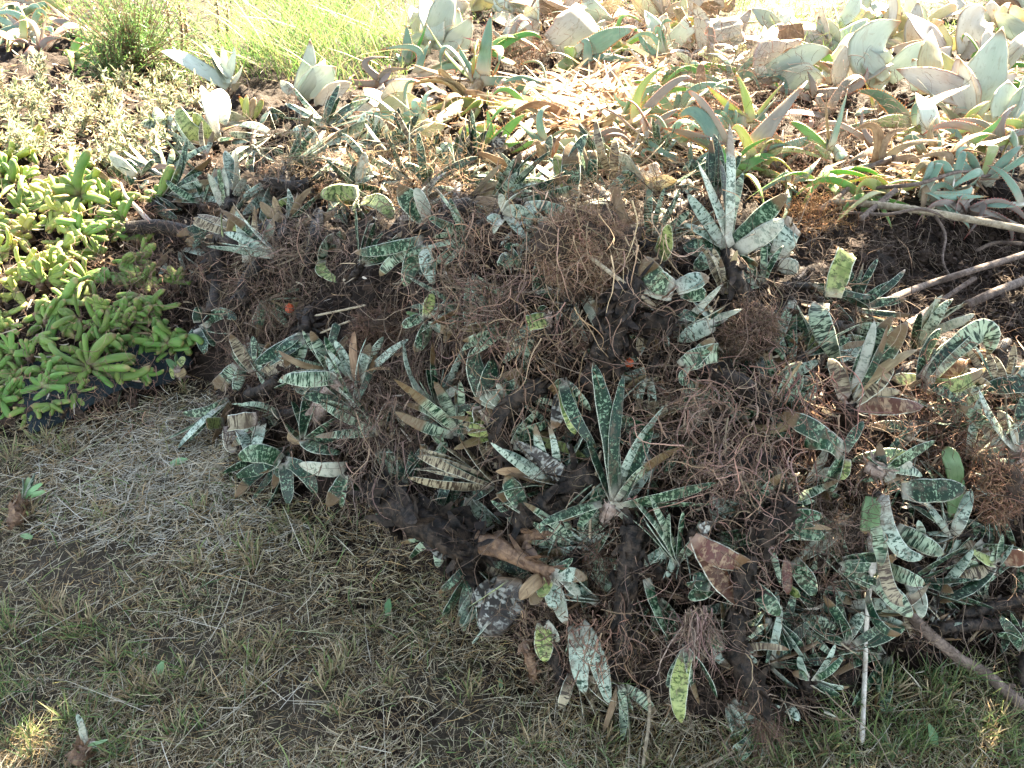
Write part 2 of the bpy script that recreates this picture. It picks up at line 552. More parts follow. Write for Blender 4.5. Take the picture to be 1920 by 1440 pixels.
def plain_leaf_mat(name, c1, c2, c3, sc=30, tip=None, edge=None, rough=.5, trans=.25, spots=0., base=None):
    m, t = new_mat(name); g = NT(t)
    sm, sn, oi = uv_nodes(g)
    c = g.n('ShaderNodeCombineXYZ')
    g.l(g.math('MULTIPLY', sm[0], sc * 1.6), c.inputs[0]); g.l(g.math('MULTIPLY', sm[1], sc * .6), c.inputs[1]); g.l(g.math('MULTIPLY', oi, 60), c.inputs[2])
    n1 = g.noise(c.outputs[0], 1.0, 4, .6, .4)
    col = g.mix(g.smooth(n1, .35, .68), c1, c2)
    n2 = g.noise(c.outputs[0], .45, 3, .6)
    col = g.mix(g.math('MULTIPLY', g.smooth(n2, .5, .75), .7), col, c3)
    stv = g.n('ShaderNodeCombineXYZ')
    g.l(g.math('MULTIPLY', sm[0], 420), stv.inputs[0]); g.l(g.math('MULTIPLY', sm[1], 9), stv.inputs[1]); g.l(g.math('MULTIPLY', oi, 33), stv.inputs[2])
    streak = g.noise(stv.outputs[0], 1.0, 3, .6)
    col = g.mix(g.math('MULTIPLY', g.smooth(streak, .48, .75), .45), col, c3)
    if spots:
        scar = g.smooth(g.noise(c.outputs[0], 1.7, 5, .7, 1.2), .58, .63)
        col = g.mix(g.math('MULTIPLY', scar, spots * 1.6), col, (.22, .16, .1))
        sp = g.smooth(g.noise(c.outputs[0], 5.0, 2), .62, .7)
        col = g.mix(g.math('MULTIPLY', sp, spots), col, (.1, .075, .05))
    if base:
        col = g.mix(g.smooth(sn[1], .3, .0), col, base)
    if edge:
        col = g.mix(g.math('MULTIPLY', g.smooth(sn[0], .85, .99), .8), col, edge)
    if tip:
        tm = g.smooth(g.math('ADD', sn[1], g.math('MULTIPLY', n1, .12)), .92, 1.04)
        col = g.mix(tm, col, tip)
    hv = g.n('ShaderNodeHueSaturation'); g.l(col, hv.inputs['Color'])
    g.l(g.math('ADD', g.math('MULTIPLY', oi, .4), .8), hv.inputs['Value'])
    g.l(g.math('ADD', g.math('MULTIPLY', g.math('FRACT', g.math('MULTIPLY', oi, 13)), .04), .48), hv.inputs['Hue'])
    g.out(hv.outputs[0], rough, trans=trans, bump=g.math('ADD', n1, g.math('MULTIPLY', streak, .6)), bstr=.4, bdist=.0018)
    return m


def attr_mat(name, trans=.15, rough=.7, spec=.25, var=.25):
    m, t = new_mat(name); g = NT(t)
    a = g.n('ShaderNodeAttribute', attribute_name='col')
    tc = g.n('ShaderNodeTexCoord').outputs['Object']
    n1 = g.noise(tc, 160, 3, .6)
    hv = g.n('ShaderNodeHueSaturation'); g.l(a.outputs['Color'], hv.inputs['Color'])
    g.l(g.math('ADD', g.math('MULTIPLY', n1, var * 2), 1 - var), hv.inputs['Value'])
    g.out(hv.outputs[0], rough, trans=trans, spec=spec)
    return m


def bark_mat(name, c1, c2, c3, sc=1.0, rough=.75, spec=.3):
    m, t = new_mat(name); g = NT(t)
    tc = g.n('ShaderNodeTexCoord').outputs['Object']
    sm, sn, oi = uv_nodes(g)
    n1 = g.noise(tc, 90 * sc, 5, .65)
    n2 = g.noise(tc, 28 * sc, 3, .6)
    c = g.n('ShaderNodeCombineXYZ')
    g.l(g.math('MULTIPLY', sm[0], 60), c.inputs[0]); g.l(g.math('MULTIPLY', sm[1], 260), c.inputs[1]); g.l(g.math('MULTIPLY', oi, 40), c.inputs[2])
    n3 = g.noise(c.outputs[0], 1.0, 3)
    col = g.mix(g.smooth(n1, .38, .66), c1, c2)
    col = g.mix(g.math('MULTIPLY', g.smooth(n2, .52, .72), .8), col, c3)
    col = g.mix(g.math('MULTIPLY', g.smooth(n3, .55, .7), .35), col, c2)
    g.out(col, rough, bump=g.math('ADD', n1, n3), bstr=.7, bdist=.004, spec=spec)
    return m


def soil_mat(name, c1, c2, c3):
    m, t = new_mat(name); g = NT(t)
    tc = g.n('ShaderNodeTexCoord').outputs['Object']
    n1 = g.noise(tc, 120, 5, .7); n2 = g.noise(tc, 9, 4, .6); n3 = g.noise(tc, 40, 4, .6)
    col = g.mix(g.smooth(n1, .35, .68), c1, c2)
    col = g.mix(g.math('MULTIPLY', g.smooth(n2, .45, .65), .7), col, c3)
    g.out(col, .9, bump=g.math('ADD', n1, g.math('MULTIPLY', n3, 1.5)), bstr=.9, bdist=.006, spec=.2)
    return m


MAT = {
    'g': spotted_mat('mottled_green_leaf', (.006, .030, .011), (.24, .33, .21), 150, 210, .555, soft=.07),
    'd': spotted_mat('dark_spotted_leaf', (.004, .022, .010), (.19, .28, .18), 210, 250, .585, soft=.06),
    'p': spotted_mat('pale_mottled_leaf', (.016, .046, .030), (.35, .42, .34), 140, 220, .485, soft=.07, white=.45),
    'n': spotted_mat('banded_green_leaf', (.007, .030, .013), (.31, .38, .26), 55, 290, .51, soft=.05),
    'b': spotted_mat('banded_brown_leaf', (.055, .036, .022), (.31, .26, .17), 50, 260, .51, soft=.05, dirt=.4, basecol=(.36, .28, .24)),
    'y': spotted_mat('yellow_mottled_leaf', (.055, .085, .018), (.30, .34, .12), 110, 160, .49, soft=.07),
    'r': spotted_mat('reddened_leaf', (.085, .03, .018), (.27, .18, .11), 80, 130, .56, soft=.08, dirt=.6, basecol=(.3, .2, .15)),
    'k': spotted_mat('blackened_spotted_leaf', (.022, .018, .016), (.30, .30, .27), 85, 110, .55, soft=.07, dirt=.2, margin=False, basecol=(.12, .08, .05)),
    's': plain_leaf_mat('smooth_green_leaf', (.13, .24, .10), (.2, .32, .16), (.1, .18, .08), 40, tip=(.2, .14, .06)),
    'w': spotted_mat('whitened_leaf', (.16, .19, .14), (.38, .38, .30), 130, 190, .47, soft=.08, white=.6),  # pale tone of whitish leaves, also standing for sunlit highlights
    'x': plain_leaf_mat('withered_leaf', (.20, .13, .07), (.33, .24, .14), (.09, .055, .03), 60, trans=.2, rough=.7),
    'A': plain_leaf_mat('blue_green_aloe_leaf', (.13, .22, .16), (.19, .28, .2), (.10, .17, .11), 30, tip=(.3, .12, .05), edge=(.36, .36, .24), trans=.18, spots=.25, base=(.4, .36, .27)),
    'B': plain_leaf_mat('bright_green_aloe_leaf', (.12, .27, .06), (.17, .33, .09), (.1, .2, .05), 30, tip=(.3, .16, .06), edge=(.4, .45, .2), trans=.3, base=(.3, .36, .18)),
    'Y': plain_leaf_mat('yellow_green_aloe_leaf', (.28, .33, .1), (.36, .38, .16), (.18, .25, .08), 30, tip=(.35, .14, .05), edge=(.42, .3, .14), trans=.3, base=(.4, .38, .24)),
    'V': plain_leaf_mat('purplish_aloe_leaf', (.19, .165, .14), (.25, .22, .18), (.24, .12, .08), 30, tip=(.3, .1, .06), edge=(.4, .2, .16), trans=.15),
    'G': plain_leaf_mat('grey_agave_leaf', (.38, .43, .36), (.47, .51, .44), (.31, .37, .29), 12, tip=(.25, .14, .07), edge=(.5, .46, .34), trans=.22, spots=.18, rough=.55),
    'P': plain_leaf_mat('pinkish_agave_leaf', (.43, .39, .33), (.5, .47, .41), (.34, .26, .2), 14, tip=(.3, .17, .08), edge=(.42, .26, .18), trans=.22, spots=.3, rough=.6),
    'O': plain_leaf_mat('yellowing_agave_leaf', (.46, .46, .27), (.52, .5, .33), (.45, .27, .09), 12, tip=(.3, .15, .05), edge=(.5, .36, .16), trans=.25, spots=.2, rough=.6),
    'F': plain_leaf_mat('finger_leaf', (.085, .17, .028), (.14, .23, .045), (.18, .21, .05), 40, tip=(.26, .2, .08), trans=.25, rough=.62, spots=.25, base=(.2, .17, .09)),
    'L': plain_leaf_mat('sunlit_finger_leaf', (.24, .30, .06), (.30, .36, .09), (.33, .3, .09), 40, tip=(.36, .26, .1), trans=.3, rough=.62, spots=.25, base=(.3, .24, .12)),  # finger leaf again, lime because sunlight is put into its colour
    'bark': bark_mat('blackened_bark', (.005, .004, .0035), (.042, .029, .021), (.014, .011, .010), .8, .62, .18),
    'husk': bark_mat('brown_husk', (.09, .05, .03), (.2, .12, .07), (.045, .03, .025), rough=.5),
    'pale_stem': bark_mat('pale_stem', (.22, .155, .125), (.36, .29, .25), (.10, .07, .055)),
    'dry_stalk': bark_mat('bleached_stalk', (.42, .38, .32), (.56, .52, .46), (.24, .19, .14)),
    'stick': bark_mat('grey_stick', (.075, .052, .04), (.17, .125, .1), (.05, .034, .026), .9),
    'cane': bark_mat('pale_cane', (.21, .165, .11), (.36, .30, .21), (.10, .07, .048), .9),
    'straw': attr_mat('straw', .18, .65),
    'grass': attr_mat('grass', .4, .5, .35),
    'root': attr_mat('root', .05, .8, .2, .3),
    'dead': attr_mat('dry_leaf', .3, .6, .3),
    'crown': attr_mat('crown_leaf', .12, .5, .3),
    'soil': soil_mat('soil', (.007, .0045, .003), (.026, .016, .011), (.013, .008, .005)),
    'clod': soil_mat('clod', (.024, .016, .011), (.068, .045, .033), (.038, .024, .018)),
    'lawn': soil_mat('lawn_soil', (.026, .02, .014), (.06, .048, .034), (.04, .036, .02)),
    'tarp': soil_mat('plastic_sheet', (.008, .014, .017), (.014, .022, .026), (.012, .018, .02)),
    'fruit': bark_mat('orange_fruit', (.4, .06, .02), (.5, .1, .03), (.28, .05, .02), 1, .35),
}

# ------------------------------------------------------------------ ground and heap
def grid_mesh(name, X, Y, Z, mat, keep=None):
    ny, nx = X.shape
    V = np.stack([X, Y, Z], -1).reshape(-1, 3)
    i = np.arange(nx - 1)[None]; j = np.arange(ny - 1)[:, None]
    a = j * nx + i
    F = np.stack([a, a + 1, a + 1 + nx, a + nx], -1).reshape(-1, 4)
    if keep is not None:
        F = F[keep.reshape(-1)]
        used = np.unique(F); mp = np.zeros(len(V), int); mp[used] = np.arange(len(used))
        V = V[used]; F = mp[F]
    mb = MB(); mb.add(V, F)
    return mb.build(name, mat)


def vnoise(x, y, s, seed=0):
    """cheap value noise"""
    r = np.random.default_rng(seed); T = r.uniform(-1, 1, (64, 64))
    u = x * s; v = y * s
    i = np.floor(u).astype(int); j = np.floor(v).astype(int); fu = u - i; fv = v - j
    fu = fu * fu * (3 - 2 * fu); fv = fv * fv * (3 - 2 * fv)
    g = lambda a, b: T[b % 64, a % 64]
    return (g(i, j) * (1 - fu) + g(i + 1, j) * fu) * (1 - fv) + (g(i, j + 1) * (1 - fu) + g(i + 1, j + 1) * fu) * fv


ax = np.concatenate([[-150, -40, -12, -6], np.arange(-3.5, 3.51, .05), [6, 12, 40, 150]])
ay = np.concatenate([[-150, -40, -10, -3, -1], np.arange(0, 6.5, .05), [9, 15, 40, 150]])
X, Y = np.meshgrid(ax, ay)
Z = np.where((np.abs(X) < 3.6) & (Y > -.1) & (Y < 6.6), .006 * vnoise(X, Y, 9, 1) + .004 * vnoise(X, Y, 24, 2), 0) - .006
tag(grid_mesh('ground', X, Y, Z, MAT['lawn']), kind='structure')

fx = np.arange(-3.2, 3.2, .0125); fy = np.arange(.5, 6.0, .0125)
X, Y = np.meshgrid(fx, fy)
h = H(X, Y)
rough = .030 * vnoise(X, Y, 12, 3) + .016 * vnoise(X, Y, 34, 4) + .006 * vnoise(X, Y, 80, 5)
Z = np.where(h > .012, h - .022 + rough * np.clip(h / .05, 0, 1), -.05)
hc = (h[:-1, :-1] + h[1:, 1:]) / 2
tag(grid_mesh('soil_mound', X, Y, Z, MAT['soil'], keep=hc > .008), kind='structure')

# ------------------------------------------------------------------ lawn: straw litter, grass
LAWN = [(-420, 770), (0, 790), (200, 775), (330, 730), (400, 715), (455, 900), (560, 940), (720, 965), (880, 1140), (1000, 1240), (1150, 1290), (1300, 1350), (1480, 1370), (1700, 1270), (1920, 1220), (2400, 1260), (2400, 1900), (-420, 1900)]


def on_surface(q, lift=0.0):
    t = surf_t(q[:, 0], q[:, 1])
    p = CPOS + t[:, None] * ray(q[:, 0], q[:, 1])
    p[:, 2] = H(p[:, 0], p[:, 1]) + lift
    return p


STRAWC = np.array([(.40, .36, .28), (.33, .30, .24), (.25, .215, .165), (.47, .43, .35), (.14, .105, .075), (.26, .27, .16), (.34, .25, .14), (.36, .35, .30), (.11, .085, .055), (.22, .16, .09)])
GREENC = np.array([(.08, .14, .045), (.12, .18, .06), (.17, .21, .08), (.07, .11, .05), (.2, .2, .09)])


def pick(C, n, var=.2):
    c = C[RG.integers(0, len(C), n)]
    return np.clip(c * (1 + RG.uniform(-var, var, (n, 1))), 0, 1)


def flat_dirs(n, rise=.12, bias=None):
    a = RG.uniform(0, 2 * math.pi, n)
    d = np.stack([np.cos(a), np.sin(a), RG.normal(0, rise, n)], -1)
    if bias is not None:
        d = d + bias
    return nz(d)


def bare(p):
    """how bare the soil is at a place on the lawn, 0..1"""
    v = vnoise(p[:, 0], p[:, 1], 5.5, 21) + .6 * vnoise(p[:, 0], p[:, 1], 13, 22)
    b = np.clip((v - .35) * 1.6, 0, .5)
    for px, py, r in ((160, 1040, .11), (350, 1235, .07), (850, 1345, .1), (560, 1335, .07), (290, 1010, .05), (60, 1330, .05)):
        c = pt(px, py, st(px, py)); d = np.hypot(p[:, 0] - c[0], (p[:, 1] - c[1]))
        b = np.maximum(b, .75 * np.clip(1.5 - d / r, 0, 1))
    return b


mb = MB()
q = sample(LAWN, 135000)
p = on_surface(q)
keep = RG.uniform(0, 1, len(p)) > bare(p)
p = p[keep]; n = len(p)
p[:, 2] += np.abs(RG.normal(0, .0035, n)) + .001
L = RG.gamma(2.0, .008, n) + .005
d = flat_dirs(n, .2)
blades(mb, p - d * (L / 2)[:, None] * .0, d, L, RG.uniform(.0006, .0016, n), RG.normal(0, 1, (n, 3)) * (L * .16)[:, None] * np.array([1, 1, .4]), pick(STRAWC * np.array([.92, .85, .72]), n, .35), K=4, blunt=.5)
q = sample([(60, 830), (250, 770), (400, 730), (450, 940), (620, 1000), (500, 1090), (300, 1060), (60, 1010)], 7000)
q = q[RG.uniform(0, 1, len(q)) < np.clip(1.25 - np.hypot((q[:, 0] - 330) / 330, (q[:, 1] - 880) / 170), 0, 1)]
p = on_surface(q); n = len(p); p[:, 2] += np.abs(RG.normal(0, .004, n)) + .004
L = RG.gamma(2.0, .012, n) + .008
blades(mb, p, flat_dirs(n, .12), L, RG.uniform(.0007, .0017, n), RG.normal(0, 1, (n, 3)) * (L * .16)[:, None] * np.array([1, 1, .3]), pick(STRAWC[[0, 1, 3, 7, 6]], n, .2), K=4, blunt=.5)
# long cut stalks lying over it
q = sample(LAWN, 700); p = on_surface(q); n = len(p)
p[:, 2] += RG.uniform(.004, .016, n)
L = RG.uniform(.04, .17, n)
a = RG.normal(math.radians(52), .75, n)
d = nz(np.stack([np.cos(a), np.sin(a), RG.normal(0, .03, n)], -1))
blades(mb, p, d, L, RG.uniform(.0009, .002, n), RG.normal(0, 1, (n, 3)) * (L * .08)[:, None] * np.array([1, 1, .2]), pick(STRAWC[[0, 1, 3, 5]], n, .2), K=5, blunt=.6)
tag(mb.build('straw_litter', MAT['straw']), 'dry cut straw and clippings lying over the lawn', kind='stuff')

mb = MB()
q = sample(LAWN, 30000); p = on_surface(q)
g_ = np.clip(.26 + .7 * vnoise(p[:, 0], p[:, 1], 4.2, 31) + .5 * vnoise(p[:, 0], p[:, 1], 11, 32) + .12 * (p[:, 1] < 1.15), .04, 1) * (1 - bare(p))
p = p[RG.uniform(0, 1, len(p)) < g_]; n = len(p)
d = nz(np.stack([RG.normal(0, .55, n), RG.normal(0, .55, n), np.ones(n)], -1))
L = RG.gamma(3, .007, n) + .006
mixc = np.where(RG.uniform(0, 1, (n, 1)) < .6, pick(GREENC, n), pick(STRAWC[[0, 1, 2, 5, 6]], n))
blades(mb, p, d, L, RG.uniform(.0012, .0026, n), RG.normal(0, 1, (n, 3)) * (L * .5)[:, None] * np.array([1, 1, .2]), mixc, K=4)
# mown stubble tufts
TUFTS = [(130, 1180, 1.2), (165, 1170, 1), (95, 1150, 1), (470, 1240, 1.1), (430, 1225, 1), (625, 1265, 1), (480, 1060, 1), (460, 1035, 1), (590, 1040, 1.2), (370, 1060, .9), (540, 985, 1), (610, 1290, .9),
         (210, 1240, 1), (250, 1300, 1), (300, 1290, .9), (20, 1190, 1), (55, 960, 1.2), (20, 860, 1.2), (80, 830, 1.3), (130, 850, 1), (480, 1290, .9), (380, 960, .9), (700, 1180, .8), (880, 1310, 1), (650, 1240, .9), (520, 1210, .8),
         (330, 1380, .9), (640, 1340, .8), (1000, 1400, 1), (1130, 1400, 1), (1250, 1430, 1), (1840, 1390, 1.4), (1880, 1360, 1.2), (1660, 1300, 1.1), (1750, 1330, 1.2), (1560, 1400, 1), (1400, 1430, .9)]
TUFTS += [(float(x), float(y), float(s)) for (x, y), s in zip(sample(LAWN, 60), RG.uniform(.3, .7, 60))]
for x, y, s in TUFTS:
    c = on_surface(np.array([[x, y]]))[0]; n = int(46 * s)
    b = c + RG.normal(0, .011 * s, (n, 3)) * np.array([1, 1, 0])
    d = nz(np.stack([RG.normal(0, .35, n), RG.normal(0, .35, n), np.ones(n)], -1) + (b - c) * 28)
    L = RG.uniform(.018, .05, n) * s ** .5
    cols = np.where(RG.uniform(0, 1, (n, 1)) < .3, pick(GREENC[[1, 2, 4]], n), pick(np.array([(.27, .20, .12), (.34, .27, .17), (.22, .16, .09), (.28, .25, .14)]), n))
    blades(mb, b, d, L, RG.uniform(.0014, .003, n), RG.normal(0, .006, (n, 3)), cols, K=4, blunt=.5)
# leaning green clumps in the lower left and under the heap
for x, y in sample([(-100, 1150), (260, 1180), (420, 1330), (300, 1460), (-100, 1460)], 30).tolist() + sample([(1450, 1300), (1920, 1230), (1920, 1440), (1350, 1440)], 50).tolist():
    c = on_surface(np.array([[x, y]]))[0]; n = 16
    b = c + RG.normal(0, .008, (n, 3)) * np.array([1, 1, 0])
    d = nz(np.stack([RG.normal(0, .5, n), RG.normal(0, .5, n), np.ones(n)], -1))
    L = RG.uniform(.02, .06, n)
    blades(mb, b, d, L, RG.uniform(.0015, .003, n), RG.normal(0, .012, (n, 3)), pick(GREENC, n), K=4)
# tall meadow grass behind the heap
BACK = [(-600, -160), (2600, -160), (2600, 100), (1850, 120), (1700, 40), (1600, 110), (1500, 110), (1310, 10), (1010, 15), (790, 70), (760, 150), (640, 175), (480, 150), (320, 170), (200, 140), (150, 40), (0, 60), (-600, 200)]
q = sample(BACK, 34000); p = on_surface(q, -.005); n = len(p)
tall = np.clip(.5 + .6 * vnoise(p[:, 0], p[:, 1], 2.2, 41), .15, 1) * np.where((q[:, 0] > 330) & (q[:, 0] < 780), 1.35, .5)
d = nz(np.stack([RG.normal(-.12, .32, n), RG.normal(-.1, .32, n), np.ones(n)], -1))
L = (RG.uniform(.05, .2, n) + .32 * RG.uniform(0, 1, n) ** 3) * tall
GB = np.array([(.07, .14, .03), (.10, .17, .045), (.05, .1, .025), (.14, .17, .06), (.24, .21, .11), (.06, .11, .04)])
blades(mb, p, d, L, RG.uniform(.0014, .0042, n), np.stack([RG.normal(0, .5, n), RG.normal(-.1, .4, n), -RG.uniform(0, .4, n)], -1) * (L * .7)[:, None], pick(GB, n), K=5)
q = sample(BACK, 9000); p = on_surface(q, 0); n = len(p)
L = RG.uniform(.02, .09, n)
blades(mb, p, flat_dirs(n, .5), L, RG.uniform(.0015, .003, n), RG.normal(0, .01, (n, 3)), pick(np.concatenate([STRAWC, GB]), n), K=4)
tag(mb.build('grass', MAT['grass']), 'short mown lawn grass and the long meadow grass behind the heap', kind='stuff')

# ------------------------------------------------------------------ soil crumbs, root mat, dead leaves (what nobody could count)
GAST = [(380, 330), (500, 250), (620, 230), (850, 300), (1000, 330), (1300, 330), (1500, 420), (1560, 560), (1700, 600), (1920, 650), (2150, 700), (2150, 1200), (1920, 1240), (1650, 1230), (1480, 1370), (1300, 1370),
        (1120, 1280), (960, 1220), (870, 1120), (720, 960), (470, 930), (400, 790), (420, 640), (360, 560), (250, 430), (200, 330)]
ICE = [(-350, 260), (0, 245), (120, 262), (200, 330), (260, 430), (360, 540), (350, 650), (240, 740), (60, 770), (-350, 770)]
COVER = [(-350, 130), (0, 120), (300, 150), (400, 230), (330, 300), (200, 310), (0, 290), (-350, 290)]
ALOE = [(640, 190), (780, 120), (1000, 50), (1300, 60), (1550, 120), (1920, 110), (2200, 120), (2200, 420), (1920, 420), (1500, 350), (1300, 330), (1000, 310), (850, 270)]
HOLLOW = [(1490, 430), (1920, 400), (2200, 420), (2200, 680), (1920, 640), (1700, 600), (1560, 560)]
ALLHEAP = [(-350, 130), (300, 150), (640, 190), (1000, 50), (1300, 60), (1920, 110), (2200, 120), (2200, 1200), (1920, 1230), (1650, 1230), (1480, 1370), (1120, 1280), (960, 1220), (720, 960), (470, 930), (400, 790), (380, 700), (240, 750), (-350, 780)]

mb = MB()
q = np.concatenate([sample(ALLHEAP, 5000), sample([(0, 700), (250, 690), (260, 770), (0, 800)], 350), sample(HOLLOW, 2200)])
p = on_surface(q, 0.0); n = len(p)
s = RG.gamma(2, .0022, n) + .001
base8 = np.array([[-1, -1, -1], [1, -1, -1], [1, 1, -1], [-1, 1, -1], [-1, -1, 1], [1, -1, 1], [1, 1, 1], [-1, 1, 1]]) * .6
V = p[:, None] + s[:, None, None] * (base8[None] + RG.normal(0, .3, (n, 8, 3)))
f6 = np.array([[0, 3, 2, 1], [4, 5, 6, 7], [0, 1, 5, 4], [1, 2, 6, 5], [2, 3, 7, 6], [3, 0, 4, 7]])
mb.add(V, (f6[None] + (np.arange(n) * 8)[:, None, None]).reshape(-1, 4))
tag(mb.build('soil_crumbs', MAT['clod'], smooth=False), 'loose crumbs of brown soil scattered over the heap', kind='stuff')

ROOTC = [(.075, .05, .036), (.115, .08, .06), (.04, .026, .019), (.25, .19, .14)]
mb = MB()
for poly, n, L0, L1, r0, r1, lift in ((GAST, 3600, .05, .16, .0004, .0010, .045), (GAST, 800, .1, .24, .0009, .0016, .06), (HOLLOW, 1500, .04, .12, .0004, .001, .01), (ALOE, 700, .05, .14, .0005, .001, .03), (ICE, 1800, .04, .1, .0004, .0010, .035), (COVER, 500, .04, .12, .0005, .0011, .03)):
    q = sample(poly, n); p = on_surface(q, 0); p[:, 2] += RG.uniform(0, lift, n)
    P = fibre_paths(p, flat_dirs(n, .5), RG.uniform(L0, L1, n), K=9, curl=.42, grav=.05)
    r = RG.uniform(r0, r1, n)
    tubes(mb, P, r[:, None] * np.linspace(1, .35, 9)[None], M=3, col=np.array(ROOTC)[RG.integers(0, 4, n)] * RG.uniform(.7, 1.25, (n, 1)))
tag(mb.build('loose_roots', MAT['root']), 'tangle of loose brown root fibres over the whole heap', kind='stuff')

mb = MB()
DEADC = np.array([(.42, .33, .22), (.5, .42, .3), (.33, .23, .14), (.25, .16, .1), (.46, .40, .33), (.16, .1, .065)])
for poly, n, s0 in (([(960, 190), (1060, 140), (1230, 110), (1270, 200), (1180, 260), (1000, 260)], 1100, 1.8), (ALOE, 800, .8), (GAST, 700, .7), ([(1300, 270), (1450, 320), (1250, 340), (1150, 280)], 250, .9),
                    ([(1000, 0), (1300, 0), (1290, 60), (1020, 60)], 350, .9), ([(1600, 280), (1800, 250), (1850, 350), (1640, 400)], 260, .9), (COVER, 900, .6), (ICE, 500, .6)):
    q = sample(poly, n); p = on_surface(q, 0); n = len(p); p[:, 2] += RG.uniform(0, .03, n)
    L = RG.uniform(.02, .085, n) * s0
    d = flat_dirs(n, .3)
    blades(mb, p, d, L, RG.uniform(.003, .010, n) * s0, nz(RG.normal(size=(n, 3))) * (L * RG.uniform(.1, .6, n))[:, None] * np.array([1, 1, .6]), pick(DEADC, n, .25), K=7, blunt=.25)
tag(mb.build('dry_leaves', MAT['dead']), 'drift of curled dry tan leaves over the heap', kind='stuff')

# ------------------------------------------------------------------ the shade tree between the sun and the heap, crown shaped for the near shade (out of the picture, up in the light)
SHADE = [(-700, 700), (-200, 690), (40, 650), (150, 560), (235, 470), (300, 370), (350, 315), (430, 315), (560, 350), (640, 400), (760, 405), (900, 440), (1000, 440), (1150, 450), (1250, 500), (1330, 475), (1450, 470), (1500, 430), (1600, 400), (1750, 420), (1920, 440), (2500, 430), (2500, 2300), (-700, 2300)]
GAPS = [(45, 1412, 34), (1655, 870, 34), (1690, 900, 16), (1636, 1030, 13), (1633, 1060, 12), (1737, 1110, 22), (1700, 1060, 18), (1560, 935, 16), (1500, 830, 13), (1890, 900, 36), (1860, 930, 22), (1800, 985, 26), (1690, 610, 22),
        (1740, 715, 20), (1840, 690, 20), (1670, 560, 18), (1900, 520, 22), (1830, 560, 15), (1770, 560, 14), (1590, 470, 26), (1540, 590, 12), (1460, 1040, 12), (1300, 860, 14), (1845, 735, 14), (1885, 760, 14), (1530, 640, 12), (1430, 810, 12), (1920, 1020, 20), (1760, 880, 14), (1600, 1110, 10), (1700, 660, 16), (1600, 830, 13), (1880, 840, 16), (1370, 530, 16), (1430, 560, 13)]
TREE_AT = np.array([3.5, 5.6, 0.0])
tree = empty('shade_tree', TREE_AT)
tag(tree, 'leafy tree standing beyond the heap and shading its near side', 'tree')
q = sample(SHADE, 24000)
p = pt(q[:, 0], q[:, 1], surf_t(q[:, 0], q[:, 1]) - .045)
ok = np.ones(len(p), bool)
for x, y, r in GAPS:
    t_ = st(x, y) - (.045 if y < 1250 and x > 400 else .01)
    w_ = p - (CPOS + t_ * ray(x, y))
    ok &= np.linalg.norm(w_ - (w_ @ SUN)[:, None] * SUN, axis=1) > r * t_ / FPX * .5 + .034
p = p[ok]
q2 = sample([(-300, 800), (400, 760), (700, 1000), (900, 1300), (900, 1700), (170, 1700), (150, 1300), (-300, 1250)], 4500)
p = np.concatenate([p, on_surface(q2, .01)]); n = len(p)
c = p + SUN * (RG.uniform(2.9, 4.3, n))[:, None]
mb = MB()
d = nz(RG.normal(size=(n, 3)) + np.array([0, 0, -.3])); L = RG.uniform(.05, .085, n)
blades(mb, c - d * (L / 2)[:, None], d, L, L * .62, RG.normal(0, .008, (n, 3)), pick(np.array([(.05, .1, .03), (.07, .12, .035), (.04, .08, .025)]), n), K=4)
mb.build('crown', MAT['crown'], tree)
mb = MB()
cc = c.mean(0)
bark_tube(mb, np.array([TREE_AT, TREE_AT + (0, .05, .9), (3.0, 5.5, 1.9), cc + (0.2, .2, 0)]), .07, flakes=0, rings=False, taper=.5, K=30)
for k in range(16):
    e = c[RG.integers(0, n)]; s_ = np.array([3.0, 5.5, 1.9]) * .6 + cc * .4
    bark_tube(mb, np.array([s_, (s_ + e) / 2 + RG.normal(0, .08, 3), e]), .014, flakes=0, rings=False, taper=.3, K=12, M=6)
mb.build('trunk', MAT['bark'], tree)

# unseen second tree, added behind the camera to cut skylight on the near side
T2 = np.array([-1.6, -2.6, 0.0])
added_tree = empty('shade_tree', T2)
tag(added_tree, 'added unseen tree whose crown cuts skylight over the near lawn', 'tree')
n = 15000
u = nz(RG.normal(size=(n, 3))) * RG.uniform(.35, 1, (n, 1)) ** .4
c2 = np.array([0.1, -.9, 3.1]) + u * np.array([4.2, 2.7, .75])
c2 = c2[(c2[:, 2] > 2.15 + .35 * np.clip(c2[:, 1] - .6, 0, 9))]
n = len(c2)
mb = MB(); d = nz(RG.normal(size=(n, 3)) + np.array([0, 0, -.3])); L = RG.uniform(.08, .14, n)
blades(mb, c2 - d * (L / 2)[:, None], d, L, L * .6, RG.normal(0, .01, (n, 3)), pick(np.array([(.05, .1, .03), (.07, .12, .035), (.04, .08, .025)]), n), K=4)
mb.build('crown', MAT['crown'], added_tree)
mb = MB()
bark_tube(mb, np.array([T2, T2 + (.05, 0, 1.0), (-1.2, -2.2, 2.1), (0, -1, 3.0)]), .1, flakes=0, rings=False, taper=.5, K=30)
for k in range(14):
    e = c2[RG.integers(0, n)]; s_ = np.array([-.9, -1.8, 2.4])
    bark_tube(mb, np.array([s_, (s_ + e) / 2 + RG.normal(0, .08, 3), e]), .02, flakes=0, rings=False, taper=.3, K=12, M=6)
mb.build('trunk', MAT['bark'], added_tree)

# ------------------------------------------------------------------ builders for the things on the heap
CAMDIR = lambda P: nz(CPOS - np.asarray(P))
HEROPTS = []
LANDMARKS = []       # (x, y, phrase) places that labels of the smaller plants refer to


